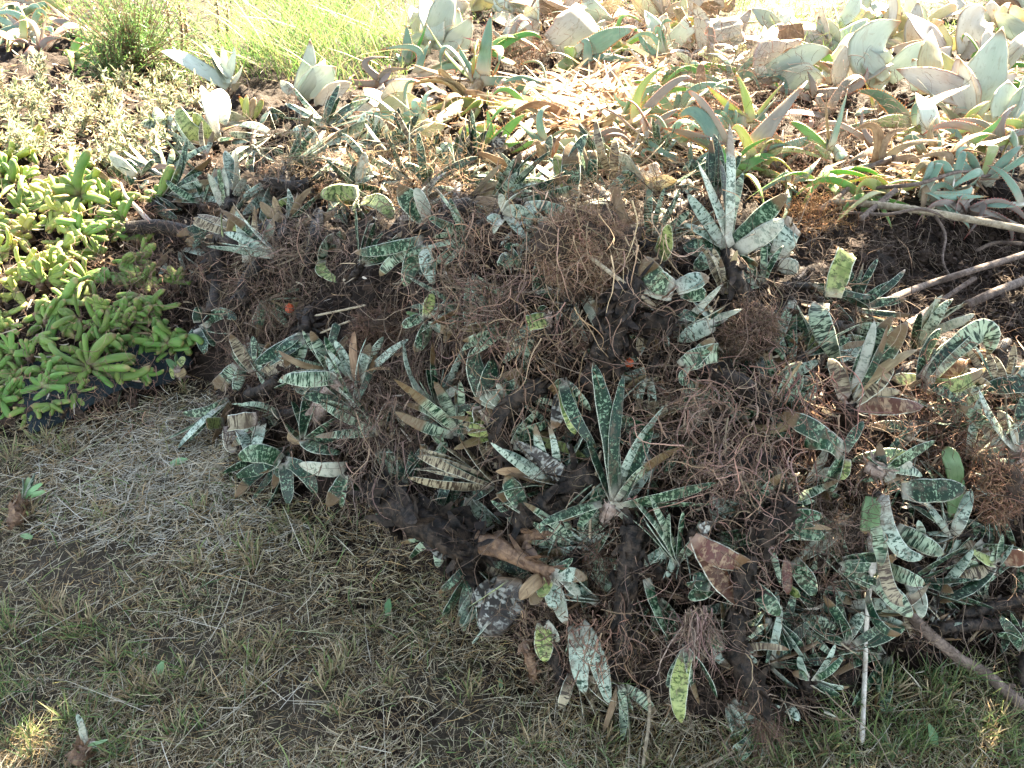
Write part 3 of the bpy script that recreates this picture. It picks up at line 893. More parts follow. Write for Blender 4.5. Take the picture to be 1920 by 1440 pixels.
def add_leaf(root, P0, tipx, tipy, wpx, mat, kind, t0, tw, mid=None, roll=None, bulge=None, name='leaf', fold=None, clear=.014):
    d = ray(tipx, tipy)
    Lm = np.hypot(tipx - root['_px'], tipy - root['_py']) / FPX * t0
    t1 = min(t0 - tw * Lm, st(tipx, tipy) - clear)
    t1 = max(t1, t0 - max(.9 * Lm, .05))
    P1 = CPOS + t1 * d
    Lg = np.linalg.norm(P1 - P0)
    nrm0 = nz(CAMDIR((P0 + P1) / 2) + np.array([0, 0, .25]))
    T = nz(P1 - P0)
    roll = random.gauss(0, .62) if roll is None else roll
    n1 = nz(nrm0 - (nrm0 @ T) * T); s1 = np.cross(T, n1)
    nrm = n1 * math.cos(roll) + s1 * math.sin(roll)
    if mid is not None:
        tm = (t0 + t1) / 2 - .02
        M = CPOS + tm * ray(mid[0], mid[1])
        C = 2 * M - (P0 + P1) / 2
    else:
        b = random.uniform(-.12, .3) if bulge is None else bulge
        C = (P0 + P1) / 2 + n1 * b * Lg + s1 * random.gauss(0, .09) * Lg
    mb = MB()
    w = wpx * (t0 + t1) / 2 / FPX
    leaf(mb, P0, P1, w, kind, nrm, C, fold=(.12 if kind == 'aloe' else random.uniform(.1, .4) if kind == 'broad' else random.uniform(0, .28)) if fold is None else fold, twist=random.gauss(0, .35))
    return mb.build(name, MAT[mat], root)


def px_path(pts, r_px, lift=0.0):
    """pixel path with optional lift (third value, metres above the heap) -> points in space"""
    out = []
    for q in pts:
        t = st(q[0], q[1]); r = r_px * t / FPX
        l = (q[2] if len(q) > 2 else lift) + r * .6
        out.append(CPOS + (t - l) * ray(q[0], q[1]))
    return np.array(out)


def root_tuft(root, px, py, n, lpx, col=(.15, .09, .06), rad=.0007, spread=6, bias=None, lift=.02, parent=None, curl=.4, grav=.11, K=9, name='root_tuft', ball=0.0, shell=None):
    t = st(px, py) - lift
    C = CPOS + t * ray(px, py)
    L0 = lpx * t / FPX
    c = C + RG.normal(0, spread * t / FPX * (1.5 if spread > 15 and shell is None else 1), (n, 3)) * np.array([1.2, 1, 1]) + (nz(RG.normal(size=(n, 3))) * (RG.uniform(0, 1, (n, 1)) ** .5) * ball * L0 if ball else 0)
    d = RG.normal(size=(n, 3)) + CAMDIR(C) * .35
    if bias is not None:
        b = bias[0] * RIGHT - bias[1] * UPV
        d = d * .55 + nz(b) * 1.1
    if shell is not None:
        u = nz(RG.normal(size=(n, 3)) - FWD * .5)
        c = C + .008 * FWD + ((u @ RIGHT) * shell[0])[:, None] * RIGHT + ((u @ UPV) * shell[1])[:, None] * UPV + ((u @ FWD) * shell[2])[:, None] * FWD
        d = u * .5 + RG.normal(size=(n, 3))
    P = fibre_paths(c, d, L0 * RG.uniform(.35, 1.15, n), K=K, curl=curl, grav=grav)
    if shell is not None:       # an uneven ball: lumps where the fibres bunch
        P = P + (.5 * shell[0] * np.array([[mnoise.noise(Vector(q * 22 + np.array([k * 7., 0, 0]))) for k in range(3)] for q in P[:, 0]]))[:, None]
    mb = MB()
    r = rad * RG.uniform(.5, 1.7, n)
    m = int(n * .7)          # side rootlets
    i = RG.integers(0, n, m); j = RG.integers(2, K - 1, m)
    Q = fibre_paths(P[i, j], RG.normal(size=(m, 3)) + nz(P[i, j] - P[i, j - 1]) * 1.2, L0 * RG.uniform(.1, .42, m), K=6, curl=curl * 1.2, grav=grav)
    tubes(mb, Q, (r[i] * .55)[:, None] * np.linspace(1, .3, 6)[None], M=3, col=root_cols(m, col))
    tubes(mb, P, r[:, None] * np.linspace(1, .3, K)[None], M=4, col=root_cols(n, col))
    return mb.build(name, MAT['root'], parent if parent is not None else root)


def plant(name, cat, label, bx, by, leaves, mat='g', kind='strap', lift=.03, stem=None, stem_r=14, stem_mat='bark', roots=0, roots_len=60, rbias=None, group=None, mark=None, tw=.15, heart=None):
    lift = lift + (.014 if group is None else 0)
    t0 = st(bx, by) - lift
    B = CPOS + t0 * ray(bx, by)
    r = empty(name, B)
    r['_px'] = float(bx); r['_py'] = float(by)
    tag(r, label, cat, group)
    if group is None:
        HEROPTS.append((bx, by))
        for lf in leaves:
            HEROPTS.extend([(bx + (lf[0] - bx) * f_, by + (lf[1] - by) * f_) for f_ in (.45, .8)])
    for lf in leaves:
        x, y, w = lf[:3]
        o = dict(lf[3]) if len(lf) > 3 else {}
        jit = np.array([random.gauss(0, 1) for _ in range(3)]) * w * .16 * t0 / FPX
        dirp = np.array([x - bx, y - by]) / (np.hypot(x - bx, y - by) + 1e-6)
        off = 5 * t0 / FPX * (dirp[0] * RIGHT - dirp[1] * UPV)
        P0 = B + off + jit
        if 'b' in o:
            tb = st(*o['b']) - lift; P0 = CPOS + tb * ray(*o['b'])
        add_leaf(r, P0, x, y, w, o.get('m', mat), o.get('k', kind), t0, o.get('tw', tw), o.get('mid'), o.get('roll'), o.get('bulge'), clear=.03 if group is None else .014)
    if stem:
        P = px_path([(bx, by, lift)] + list(stem), stem_r)
        P[0] = B - .004 * CAMDIR(B)
        mb = MB(); bark_tube(mb, P, stem_r * .85 * t0 / FPX, rough=.07 if stem_mat == 'pale_stem' else .16, flakes=30)
        mb.build('stem', MAT[stem_mat], r)
    elif heart is not False and kind in ('strap', 'torn'):
        # the leaf bases sheathe a short neck
        mb = MB(); a = B + .012 * FWD - .004 * UPV
        bark_tube(mb, np.array([B + .002 * CAMDIR(B), (a + B) / 2 - (0, 0, .006), a + FWD * .02 - UPV * .015]), 6.5 * t0 / FPX, rough=.08, flakes=12)
        mb.build('stem', MAT['pale_stem' if random.random() < .25 else 'bark'], r)
    if roots:
        ex, ey = (stem[-1][0], stem[-1][1]) if stem else (bx, by)
        root_tuft(r, ex, ey, roots, roots_len, bias=rbias, lift=.02)
    if mark:
        LANDMARKS.append((bx, by, mark))
    return r


SUCC = dict(cat='succulent')


def gast(label, bx, by, leaves, mark=None, **k):
    return plant('gasteria_plant', 'succulent', label, bx, by, leaves, mark=mark, **k)


def m_(m, **k):
    return dict(m=m, **k)


# ------------------------------------------------------------------ the spotted succulents one can tell apart
gast('tall pale spotted succulent standing upright on the crest with spear leaves fanned out', 1365, 472,
     [(1368, 232, 30, m_('p', roll=1.0)), (1308, 302, 28, m_('p', roll=.7)), (1288, 362, 22, m_('p')), (1394, 322, 24, m_('n', roll=.9)), (1478, 362, 36, m_('g', roll=.2)), (1470, 410, 36, m_('w', roll=.2)),
      (1283, 420, 20, m_('p')), (1280, 462, 46, m_('g', roll=.1)), (1350, 300, 22, m_('d', roll=1.0)), (1420, 500, 30, m_('g')), (1300, 505, 36, m_('g', roll=.1))], lift=.07, stem=[(1380, 520, .05), (1392, 575, .02)], stem_r=17, mark='the tall upright spotted plant', tw=0.0)
gast('three broad mottled leaves standing upright in sunlight behind the root ball', 1072, 372,
     [(1042, 288, 40, m_('y', roll=.1)), (1072, 266, 36, m_('g', roll=.1)), (1102, 252, 26, m_('g', roll=.5)), (1050, 372, 22, m_('x', mid=(1030, 390)))], lift=.04, tw=-.1, mark='the three upright leaves behind the root ball')
gast('spotted plant with one broad sunlit yellow-green leaf pointing sideways', 672, 372,
     [(600, 364, 34, m_('y', roll=.1)), (738, 412, 32, m_('y', mid=(712, 380))), (660, 400, 24, m_('g')), (690, 414, 22, m_('g')), (715, 452, 18, m_('g', b=(698, 420))), (728, 428, 14, m_('p', b=(700, 408))), (645, 385, 22, m_('y'))], lift=.05, mark='the sunlit yellow-green leaf')
gast('dark spotted plant spreading narrow leaves just behind the sunlit yellow-green leaf', 665, 348,
     [(612, 300, 20, m_('d')), (640, 322, 16, m_('d')), (684, 285, 20, m_('w')), (668, 300, 14, m_('d')), (700, 330, 16, m_('p')), (720, 358, 16, m_('g'))], lift=.05)
gast('whitish star-shaped plant with thin curling leaves and a black stem end', 822, 760,
     [(757, 638, 17, m_('p', mid=(772, 712), roll=1.0)), (811, 640, 17, m_('d', roll=.8)), (876, 640, 17, m_('p', roll=.8)), (876, 728, 18, m_('w', mid=(848, 735))), (770, 700, 16, m_('w', mid=(788, 738))), (800, 690, 18, m_('d')), (832, 690, 16, m_('d', roll=.9)), (772, 735, 14, m_('w'))], lift=.05, stem=[(826, 782, .03), (842, 812, .01)], stem_r=15, mark='the whitish star-shaped plant')
gast('green plant of upright spotted leaves with a torn brown leaf below', 905, 755,
     [(888, 650, 34, m_('d', roll=.2)), (923, 672, 34, m_('d', roll=.1)), (984, 693, 28, m_('g', roll=.6)), (985, 720, 38, m_('g', k='torn', roll=.2)), (935, 722, 18, m_('d')), (899, 800, 34, m_('b', k='torn', roll=.1)), (938, 778, 40, m_('b', k='torn', b=(900, 785))), (878, 690, 14, m_('w', roll=1.2))], lift=.045, mark='the green plant with the torn brown leaf')
gast('long-leaved plant with a pinkish base and thin spear leaves in the middle of the heap', 1152, 945,
     [(1112, 678, 34, m_('d', mid=(1140, 800), roll=.35)), (1170, 700, 26, m_('d', mid=(1150, 830), roll=.9)), (1248, 760, 28, m_('p', roll=.4)), (1282, 838, 24, m_('n', roll=.9)), (1345, 905, 22, m_('g', roll=.9)), (1345, 946, 18, m_('g', roll=1.1)), (1285, 1030, 18, m_('d', roll=1.0)), (1010, 985, 22, m_('g', b=(1128, 945), roll=.5)), (1225, 800, 28, m_('d')), (1100, 820, 22, m_('d', roll=1.0))], lift=.06,
     stem=[(1142, 960, .05), (1132, 972, .03)], stem_r=14, stem_mat='pale_stem', mark='the long-leaved plant with the pinkish base', tw=.05)
gast('plant with three half-blackened leaves hanging down in the dark hollow', 1055, 715,
     [(1036, 805, 30, m_('k', roll=.2)), (1078, 815, 32, m_('y', roll=.2)), (1108, 770, 22, m_('n')), (1030, 735, 26, m_('g', k='torn')), (1118, 840, 24, m_('d')), (1060, 790, 18, m_('y'))], lift=.05, tw=.3, mark='the hanging blackened leaves')
gast('fan of green leaves lying flat under the hanging blackened leaves', 958, 830,
     [(1030, 790, 24, m_('g')), (1036, 812, 24, m_('g')), (1030, 835, 24, m_('d')), (1010, 770, 20, m_('n')), (985, 790, 24, m_('g')), (1100, 860, 20, m_('y'))], lift=.025)
gast('pair of bright spotted leaf tongues lying in the dark below the black trunk', 985, 962,
     [(946, 893, 36, m_('g', roll=.1)), (930, 925, 26, m_('g')), (1010, 975, 22, m_('g')), (968, 985, 24, m_('d'))], lift=.045, tw=-.1, mark='the bright spotted leaf tongues')
gast('mottled plant lying head down with two long rounded leaves', 797, 445,
     [(758, 538, 32, m_('g', mid=(772, 492), roll=.1)), (814, 535, 28, m_('p', mid=(800, 490), roll=.2)), (748, 348, 42, m_('g', b=(800, 412), roll=.15)), (778, 352, 26, m_('w', b=(800, 412))), (665, 474, 24, m_('g', mid=(730, 466))), (712, 518, 22, m_('n', mid=(740, 486)))], lift=.06, stem=[(812, 432, .05), (840, 418, .02)], stem_r=20, tw=.1, mark='the plant with two long rounded leaves')
gast('bluish white plant with short forked leaves at the edge of the sunlight', 945, 405,
     [(938, 362, 20, m_('w')), (980, 362, 20, m_('w', mid=(952, 378))), (912, 412, 26, m_('p')), (1008, 418, 26, m_('p', mid=(970, 395))), (985, 448, 20, m_('p')), (925, 440, 26, m_('w'))], lift=.05, mark='the bluish white forked plant')
gast('dark banded leaf knob poking out of the root tangle', 962, 470,
     [(942, 502, 30, m_('n', k='torn', roll=.1)), (972, 458, 22, m_('n')), (985, 515, 24, m_('d')), (950, 455, 18, m_('d'))], lift=.05, tw=.5)
gast('single short yellowish leaf stub with green flecks below the root ball', 1030, 592,
     [(986, 607, 34, m_('y', k='torn', roll=.05)), (1010, 575, 20, m_('d'))], lift=.05, tw=.2)
gast('banded pale leaf with a cut end beside the big root tangle', 1282, 690,
     [(1352, 660, 38, m_('n', k='torn', roll=.05)), (1338, 632, 30, m_('g')), (1290, 720, 18, m_('g', mid=(1275, 710)))], lift=.05, mark='the cut banded leaf')
gast('blunt mottled leaf standing beside the tall upright spotted plant', 1452, 492,
     [(1490, 418, 44, m_('p', k='torn', roll=.3)), (1470, 440, 26, m_('w')), (1415, 440, 18, m_('d')), (1500, 500, 32, m_('w'))], lift=.05, tw=-.1)
gast('long banded leaf bending down from a sunlit yellow tip at the edge of the hollow', 1540, 560,
     [(1590, 468, 40, m_('y', k='torn', roll=.2)), (1575, 682, 40, m_('n', roll=.1, mid=(1540, 610))), (1512, 668, 22, m_('y')), (1548, 660, 24, m_('w'))], lift=.06, mark='the long bent banded leaf')
gast('brown-banded rosette with broad barred leaves', 1590, 752,
     [(1553, 672, 34, m_('b', roll=.15)), (1583, 682, 18, m_('x')), (1646, 676, 34, m_('b', roll=.1)), (1675, 686, 36, m_('b', roll=.2)), (1732, 762, 36, m_('r', roll=.2)), (1690, 735, 22, m_('b')), (1674, 592, 34, m_('g', roll=.2)), (1702, 602, 36, m_('g', roll=.3)), (1665, 610, 24, m_('d')), (1640, 600, 22, m_('w')), (1720, 655, 20, m_('x'))], lift=.06, stem=[(1590, 770, .04), (1588, 800, .01)], stem_r=20, roots=50, tw=0, mark='the brown-banded rosette')
gast('sprawling plant with dark striped leaves and one pink leaf facing the hollow', 1728, 715,
     [(1765, 616, 26, m_('d')), (1833, 617, 30, m_('d', mid=(1778, 655))), (1855, 665, 44, m_('n', mid=(1835, 620), roll=.2)), (1814, 676, 34, m_('r', roll=.2)), (1848, 690, 30, m_('y', mid=(1790, 722))), (1672, 712, 30, m_('y', roll=.3)), (1830, 768, 30, m_('g', mid=(1780, 735))), (1790, 640, 24, m_('p')), (1690, 738, 30, m_('x')), (1750, 740, 26, m_('w'))], lift=.06, tw=.02, mark='the sprawling plant with the pink leaf')
gast('white-based plant with raised narrow leaves at the edge of the picture', 1908, 842,
     [(1836, 730, 22, m_('p', mid=(1862, 790), roll=.9)), (1885, 738, 20, m_('p', mid=(1890, 790), roll=1.0)), (1800, 760, 24, m_('g')), (1842, 800, 26, m_('b')), (1870, 770, 26, m_('b')), (1920, 740, 24, m_('d'))], lift=.06, stem=[(1930, 862, .03)], stem_r=20, stem_mat='pale_stem')
gast('plant with wide dark leaves dotted white near the white-based plant', 1955, 720,
     [(1838, 730, 34, m_('d', roll=.2)), (1890, 690, 24, m_('p')), (1870, 705, 20, m_('n')), (1930, 650, 30, m_('g'))], lift=.05)
gast('plant with one broad dark green leaf edged white lying across brown roots', 1582, 850,
     [(1462, 778, 36, m_('d', mid=(1515, 800), roll=.2)), (1508, 838, 40, m_('g', roll=.1, mid=(1545, 826))), (1556, 925, 26, m_('g', roll=.7)), (1578, 900, 24, m_('y')), (1620, 790, 20, m_('d')), (1545, 905, 18, m_('g'))], lift=.055, roots=40, mark='the broad dark green leaf')
gast('sunlit plant head with a long dark strap leaf lying sideways', 1660, 885,
     [(1755, 826, 22, m_('g', mid=(1700, 855), roll=.8)), (1730, 893, 26, m_('n')), (1812, 915, 46, m_('d', b=(1690, 920), roll=.1)), (1712, 870, 24, m_('w')), (1700, 845, 18, m_('y')), (1680, 905, 34, m_('w', k='torn')), (1620, 850, 24, m_('g')), (1648, 830, 18, m_('d'))], lift=.065, stem=[(1645, 880, .05), (1625, 868, .03)], stem_r=18, stem_mat='pale_stem', tw=.1, mark='the sunlit plant head with the strap leaf')
gast('blue-green banded plant hanging head down with long curved straps', 1645, 925,
     [(1630, 1002, 34, m_('s', k='torn', roll=.05)), (1652, 1062, 30, m_('n', roll=.2)), (1745, 1092, 26, m_('b', mid=(1672, 1110), roll=.6)), (1710, 1158, 36, m_('n', b=(1640, 1090), roll=.15)), (1733, 1044, 28, m_('p', mid=(1680, 1020))), (1728, 1160, 30, m_('w', b=(1700, 1080))), (1690, 1190, 20, m_('d', b=(1625, 1110), mid=(1648, 1170))), (1770, 1040, 34, m_('n', b=(1680, 990))), (1722, 975, 16, m_('p', b=(1725, 1005))), (1735, 1095, 30, m_('n', b=(1660, 1060)))], lift=.06, tw=.25, mark='the hanging banded plant')
gast('smooth pale green leaf standing in brown roots above the strap leaf', 1792, 905,
     [(1770, 838, 32, m_('s', roll=.1, mid=(1786, 868))), (1798, 975, 36, m_('s', k='torn', roll=.1))], lift=.04)
gast('pair of large reddish brown leaves drooping beside a black bark chunk', 1300, 995,
     [(1412, 1058, 46, m_('r', bulge=.08, roll=.15)), (1384, 1134, 48, m_('r', bulge=.05, roll=-.2)), (1340, 980, 24, m_('k'))], lift=.065, tw=.15, mark='the large reddish brown leaves')
gast('small round-leaved white-spotted plant tucked below the reddish brown leaves', 1335, 1100,
     [(1290, 1122, 30, m_('g', roll=.1)), (1305, 1072, 28, m_('d')), (1284, 1095, 22, m_('d'))], lift=.04)
gast('pale green leaf tongue pointing down next to the black bark chunk', 1402, 1085,
     [(1462, 1155, 34, m_('g', roll=.1)), (1440, 1120, 20, m_('n'))], lift=.045, tw=.25)
gast('dark green leaf tongue lit at its middle leaning on a rusty leaf', 1474, 1048,
     [(1528, 1118, 36, m_('g', roll=.1)), (1478, 1115, 26, m_('r')), (1500, 1120, 22, m_('y', b=(1475, 1100)))], lift=.04, tw=.25)
gast('pair of white-blotched leaves lying sideways in the roots above the dark tongue', 1440, 985,
     [(1548, 1010, 34, m_('g', roll=.1)), (1545, 968, 28, m_('g', roll=.3)), (1560, 992, 14, m_('x')), (1475, 950, 22, m_('d'))], lift=.045)
gast('small spotted rosette lying in the grass below the heap', 1520, 1275,
     [(1500, 1230, 18, m_('p')), (1567, 1206, 15, m_('p', roll=.8)), (1582, 1228, 14, m_('g', mid=(1555, 1258))), (1593, 1288, 20, m_('p')), (1485, 1262, 18, m_('g')), (1545, 1300, 22, m_('b')), (1575, 1305, 16, m_('d'))], lift=.03, stem=[(1508, 1292, .015), (1490, 1300, .01)], stem_r=16, roots=30, mark='the small rosette in the grass')
gast('dusty banded leaf pair under the small rosette in the grass', 1462, 1305,
     [(1500, 1352, 22, m_('p')), (1488, 1362, 24, m_('b')), (1570, 1350, 28, m_('w', k='torn', b=(1545, 1335)))], lift=.015)
gast('plant with long yellow-green leaves hanging below the pinkish roots', 1285, 1205,
     [(1278, 1356, 34, m_('y', roll=.1)), (1312, 1322, 24, m_('n')), (1345, 1310, 32, m_('d')), (1255, 1200, 30, m_('g', b=(1212, 1085))), (1250, 1290, 20, m_('g'))], lift=.04, tw=.2)
gast('pale green double leaf hanging onto the grass at the front of the heap', 1082, 1172,
     [(1095, 1302, 34, m_('p', roll=.1)), (1142, 1322, 34, m_('p', mid=(1118, 1230), roll=.2)), (1060, 1225, 24, m_('g')), (1120, 1200, 28, m_('x'))], lift=.035, tw=.15, mark='the double leaf on the grass')
gast('plant at the end of the thick black trunk with pale leaves folded down', 1030, 1078,
     [(994, 1134, 30, m_('w', roll=.2)), (1034, 1142, 34, m_('p', roll=.1)), (1062, 1172, 30, m_('w', roll=.2)), (1102, 1086, 28, m_('p', roll=.2)), (1074, 1046, 18, m_('g')), (1012, 1120, 26, m_('y')), (975, 1125, 28, m_('x', roll=.2)), (1088, 1120, 24, m_('w'))], lift=.06, tw=.15, mark='the end of the thick black trunk')
gast('blackened leaf fan blotched with white spots under the thick black trunk', 955, 1085,
     [(908, 1192, 74, m_('k', roll=.05)), (884, 1130, 50, m_('k', roll=.1)), (935, 1180, 66, m_('k', roll=.1)), (876, 1140, 20, m_('y')), (886, 1208, 30, m_('p', b=(915, 1165)))], lift=.05, tw=.05, mark='the blackened white-spotted fan')
gast('yellow-green leaf hanging between a brown husk and a black stick', 1020, 1165,
     [(1022, 1242, 36, m_('y', roll=.1)), (1048, 1205, 20, m_('w'))], lift=.035, tw=.15)
gast('plant with a peeling whitish stem and long mottled leaves lying flat', 640, 708,
     [(526, 708, 32, m_('n', roll=.1)), (568, 730, 26, m_('g')), (555, 698, 18, m_('p'))], lift=.05, stem=[(630, 725, .04), (606, 756, .03), (588, 782, .02)], stem_r=20, stem_mat='pale_stem', mark='the peeling whitish stem')
gast('dark plant pointing down like a feather fan of pale-edged leaves', 568, 622,
     [(476, 684, 26, m_('d', roll=.4)), (503, 687, 26, m_('d', roll=.2)), (534, 688, 24, m_('d', roll=.2)), (557, 690, 26, m_('n', roll=.2)), (582, 655, 22, m_('g')), (620, 672, 26, m_('d')), (640, 690, 22, m_('g')), (516, 660, 20, m_('d'))], lift=.05, stem=[(575, 605, .03), (580, 585, .01)], stem_r=16, tw=.2, mark='the feather fan of pale-edged leaves')
gast('small stub with one banded leaf pointing down onto the straw', 452, 682,
     [(405, 728, 30, m_('n', k='torn', roll=.1)), (440, 735, 22, m_('n'))], lift=.03, roots=60, roots_len=45, tw=.1)
gast('broken pinkish banded leaf bent over at the left foot of the heap', 494, 788,
     [(422, 795, 34, m_('b', k='torn', roll=.05)), (440, 850, 26, m_('b', b=(428, 800))), (466, 855, 22, m_('p', b=(445, 800))), (388, 795, 24, m_('y', k='torn', b=(420, 792))), (480, 850, 30, m_('p', k='torn'))], lift=.035, roots=40, roots_len=45, mark='the broken pinkish leaf')
gast('dark green star of white-edged leaves drooping onto the straw', 532, 862,
     [(446, 862, 36, m_('g', roll=.15, mid=(488, 850))), (440, 895, 26, m_('d')), (520, 895, 22, m_('d')), (541, 948, 30, m_('d', roll=.3)), (592, 928, 28, m_('d', mid=(570, 885))), (480, 885, 26, m_('g'))], lift=.045, tw=.2, mark='the dark green star at the foot of the heap')
gast('plant with raised grass-like leaves behind the dark green star', 570, 828,
     [(546, 750, 20, m_('d', roll=.8)), (578, 732, 22, m_('d', roll=.6)), (604, 742, 20, m_('g')), (638, 778, 18, m_('g', roll=.8)), (642, 850, 30, m_('g')), (540, 812, 26, m_('x')), (640, 815, 22, m_('d')), (530, 790, 16, m_('g'))], lift=.045, tw=0)
gast('leaf pair with silvery backs curling at the foot of the heap', 652, 885,
     [(612, 950, 30, m_('d', roll=.2)), (640, 952, 26, m_('g')), (560, 870, 30, m_('w', mid=(610, 880))), (672, 940, 18, m_('d'))], lift=.03, tw=.1)
gast('dark green sprawling plant between the finger-leaved clumps and the heap', 372, 612,
     [(445, 600, 22, m_('d', mid=(412, 588))), (386, 664, 26, m_('d', roll=.2)), (350, 642, 18, m_('d')), (372, 575, 18, m_('d')), (430, 625, 16, m_('g')), (400, 650, 20, m_('g'))], lift=.04, tw=.1, mark='the dark plant beside the finger-leaved clumps')
gast('small tan-based seedling beside the dark plastic sheet', 332, 692,
     [(312, 672, 14, m_('s')), (330, 662, 14, m_('s')), (346, 668, 14, m_('y')), (318, 700, 24, m_('y')), (340, 708, 22, m_('x'))], lift=.03, roots=30, roots_len=30)
gast('barrel of banded leaf bases among fine roots', 812, 838,
     [(786, 848, 30, m_('b', k='torn')), (836, 850, 36, m_('n', roll=.3)), (805, 868, 34, m_('b', k='torn')), (826, 815, 26, m_('g'))], lift=.04)
gast('curved ring of folded green leaves sunk in the roots', 630, 452,
     [(602, 500, 30, m_('n', mid=(606, 466))), (640, 530, 22, m_('y', mid=(605, 510), b=(606, 490))), (648, 440, 20, m_('g')), (622, 470, 18, m_('g'))], lift=.03)
gast('yellow-flecked leaf pointing down below a stubby black stem', 555, 372,
     [(580, 452, 22, m_('y')), (566, 400, 26, m_('x')), (525, 398, 28, m_('g')), (500, 410, 26, m_('y'))], lift=.04, tw=.2)
gast('spotted plant with two stubby bluish leaves held up in the shade', 440, 368,
     [(422, 282, 28, m_('p', roll=.2)), (404, 318, 26, m_('p', roll=.2)), (450, 335, 28, m_('y')), (410, 372, 26, m_('g')), (470, 350, 24, m_('p'))], lift=.05, stem=[(436, 395, .02)], stem_r=18, tw=-.05, mark='the two stubby bluish leaves')
gast('wide mottled leaves catching sunlight at the back of the heap', 402, 268,
     [(334, 196, 32, m_('y', mid=(352, 240))), (378, 160, 26, m_('w')), (424, 236, 48, m_('w', b=(380, 190), roll=.1)), (360, 215, 26, m_('y')), (350, 255, 24, m_('x')), (440, 262, 18, m_('d'))], lift=.05, tw=-.05, mark='the wide sunlit mottled leaves')
gast('golden-brown rosette of narrow leaves in the sunlight', 466, 228,
     [(448, 180, 16, m_('Y')), (462, 178, 16, m_('Y')), (492, 184, 16, m_('Y')), (478, 182, 14, m_('x')), (424, 214, 20, m_('w')), (414, 250, 26, m_('w'))], lift=.05, tw=-.05)
gast('blue-green banded fan half buried at the back of the left heap', 315, 245,
     [(262, 232, 24, m_('n')), (292, 200, 22, m_('n')), (330, 250, 28, m_('p')), (275, 262, 22, m_('r')), (345, 285, 24, m_('n')), (320, 215, 18, m_('p')), (290, 290, 26, m_('g'))], lift=.04, tw=-.05)
gast('spotted plant with thick leaves lying below the banded fan', 262, 335,
     [(205, 288, 22, m_('w')), (200, 318, 24, m_('d')), (228, 300, 26, m_('g')), (290, 300, 24, m_('n')), (275, 350, 22, m_('p')), (240, 345, 24, m_('g'))], lift=.04)
gast('pair of pale grey-green leaves arching beside the sunlit drift', 598, 280,
     [(548, 245, 22, m_('p', mid=(578, 248))), (540, 265, 20, m_('n')), (652, 255, 24, m_('p')), (700, 225, 22, m_('p', roll=.9)), (665, 300, 20, m_('w')), (622, 305, 22, m_('d'))], lift=.05, tw=-.05)
gast('broad blue-grey mottled head lying under the long root at the crest', 1268, 545,
     [(1212, 480, 46, m_('g', mid=(1225, 520), roll=.1)), (1255, 420, 40, m_('y', b=(1235, 480))), (1330, 520, 40, m_('p')), (1325, 555, 34, m_('g')), (1232, 560, 34, m_('r')), (1208, 530, 40, m_('w', k='torn'))], lift=.05, mark='the broad blue-grey head')
gast('silvery blue plant with spreading leaf blades beside the black stem on the slope', 1345, 610,
     [(1230, 575, 28, m_('d', roll=.4)), (1250, 605, 26, m_('p')), (1300, 565, 24, m_('p', roll=.7)), (1270, 640, 34, m_('p')), (1325, 570, 18, m_('w')), (1370, 585, 16, m_('w'))], lift=.04)
gast('dusty plant with scattered thin blades above the whitish star-shaped plant', 800, 600,
     [(752, 612, 22, m_('g')), (778, 660, 26, m_('g')), (812, 550, 22, m_('y')), (838, 560, 14, m_('p', roll=.9)), (850, 620, 22, m_('p')), (790, 575, 16, m_('g')), (760, 585, 12, m_('s'))], lift=.03)
gast('small plant with purple base lying alone on the straw at the left', 42, 938,
     [(66, 885, 12, m_('p', roll=.6)), (56, 892, 12, m_('s')), (82, 905, 10, m_('s')), (42, 896, 14, m_('p')), (88, 920, 10, m_('s'))], lift=.02, stem=[(34, 955, .015), (26, 985, .005)], stem_r=16, stem_mat='husk')
gast('small blurred plant with a whitish leaf lying on the grass at the bottom corner', 160, 1398,
     [(143, 1338, 16, m_('p')), (152, 1352, 14, m_('w')), (205, 1386, 10, m_('s')), (190, 1392, 12, m_('w'))], lift=.02, stem=[(155, 1412, .012), (143, 1436, .005)], stem_r=16, stem_mat='husk')
gast('withered mottled plant lying in dim grass at the lower edge of the heap', 1870, 1060,
     [(1760, 1130, 24, m_('d', roll=.6)), (1900, 1020, 14, m_('p')), (1820, 1030, 24, m_('y')), (1930, 1050, 34, m_('r')), (1800, 1080, 26, m_('b')), (1880, 1000, 20, m_('n'))], lift=.04)

# ------------------------------------------------------------------ aloes and broad grey leaves on the sunlit far heap
def aloe(label, bx, by, leaves, mat='A', mark=None, **k):
    k.setdefault('kind', 'aloe'); k.setdefault('lift', .05); k.setdefault('tw', .0)
    return plant('aloe_plant', 'aloe', label, bx, by, leaves, mat=mat, mark=mark, **k)


aloe('bright green toothed aloe standing beside a grey cane', 918, 275, [(912, 204, 22, m_('B')), (988, 212, 28, m_('B')), (868, 236, 18, m_('B')), (1008, 262, 24, m_('B', mid=(970, 275))), (880, 265, 22, m_('B')), (930, 232, 14, m_('B')), (955, 285, 24, m_('B'))], mark='the bright green aloe', lift=.07)
aloe('blue-green aloe with leaves curling down like hooks', 900, 155, [(921, 24, 30, {}), (828, 146, 20, m_('A', mid=(838, 88))), (885, 150, 20, m_('Y', mid=(892, 85), b=(892, 95))), (920, 150, 18, m_('A', mid=(938, 95), b=(905, 95))), (1000, 150, 20, m_('A')), (860, 85, 20, m_('A')), (965, 120, 16, m_('A', b=(940, 110))), (770, 120, 16, m_('x')), (800, 45, 10, m_('B'))], stem=[(880, 180, .03), (840, 215, .02), (800, 240, .02)], stem_r=11, stem_mat='cane', mark='the hook-leaved aloe', lift=.08)
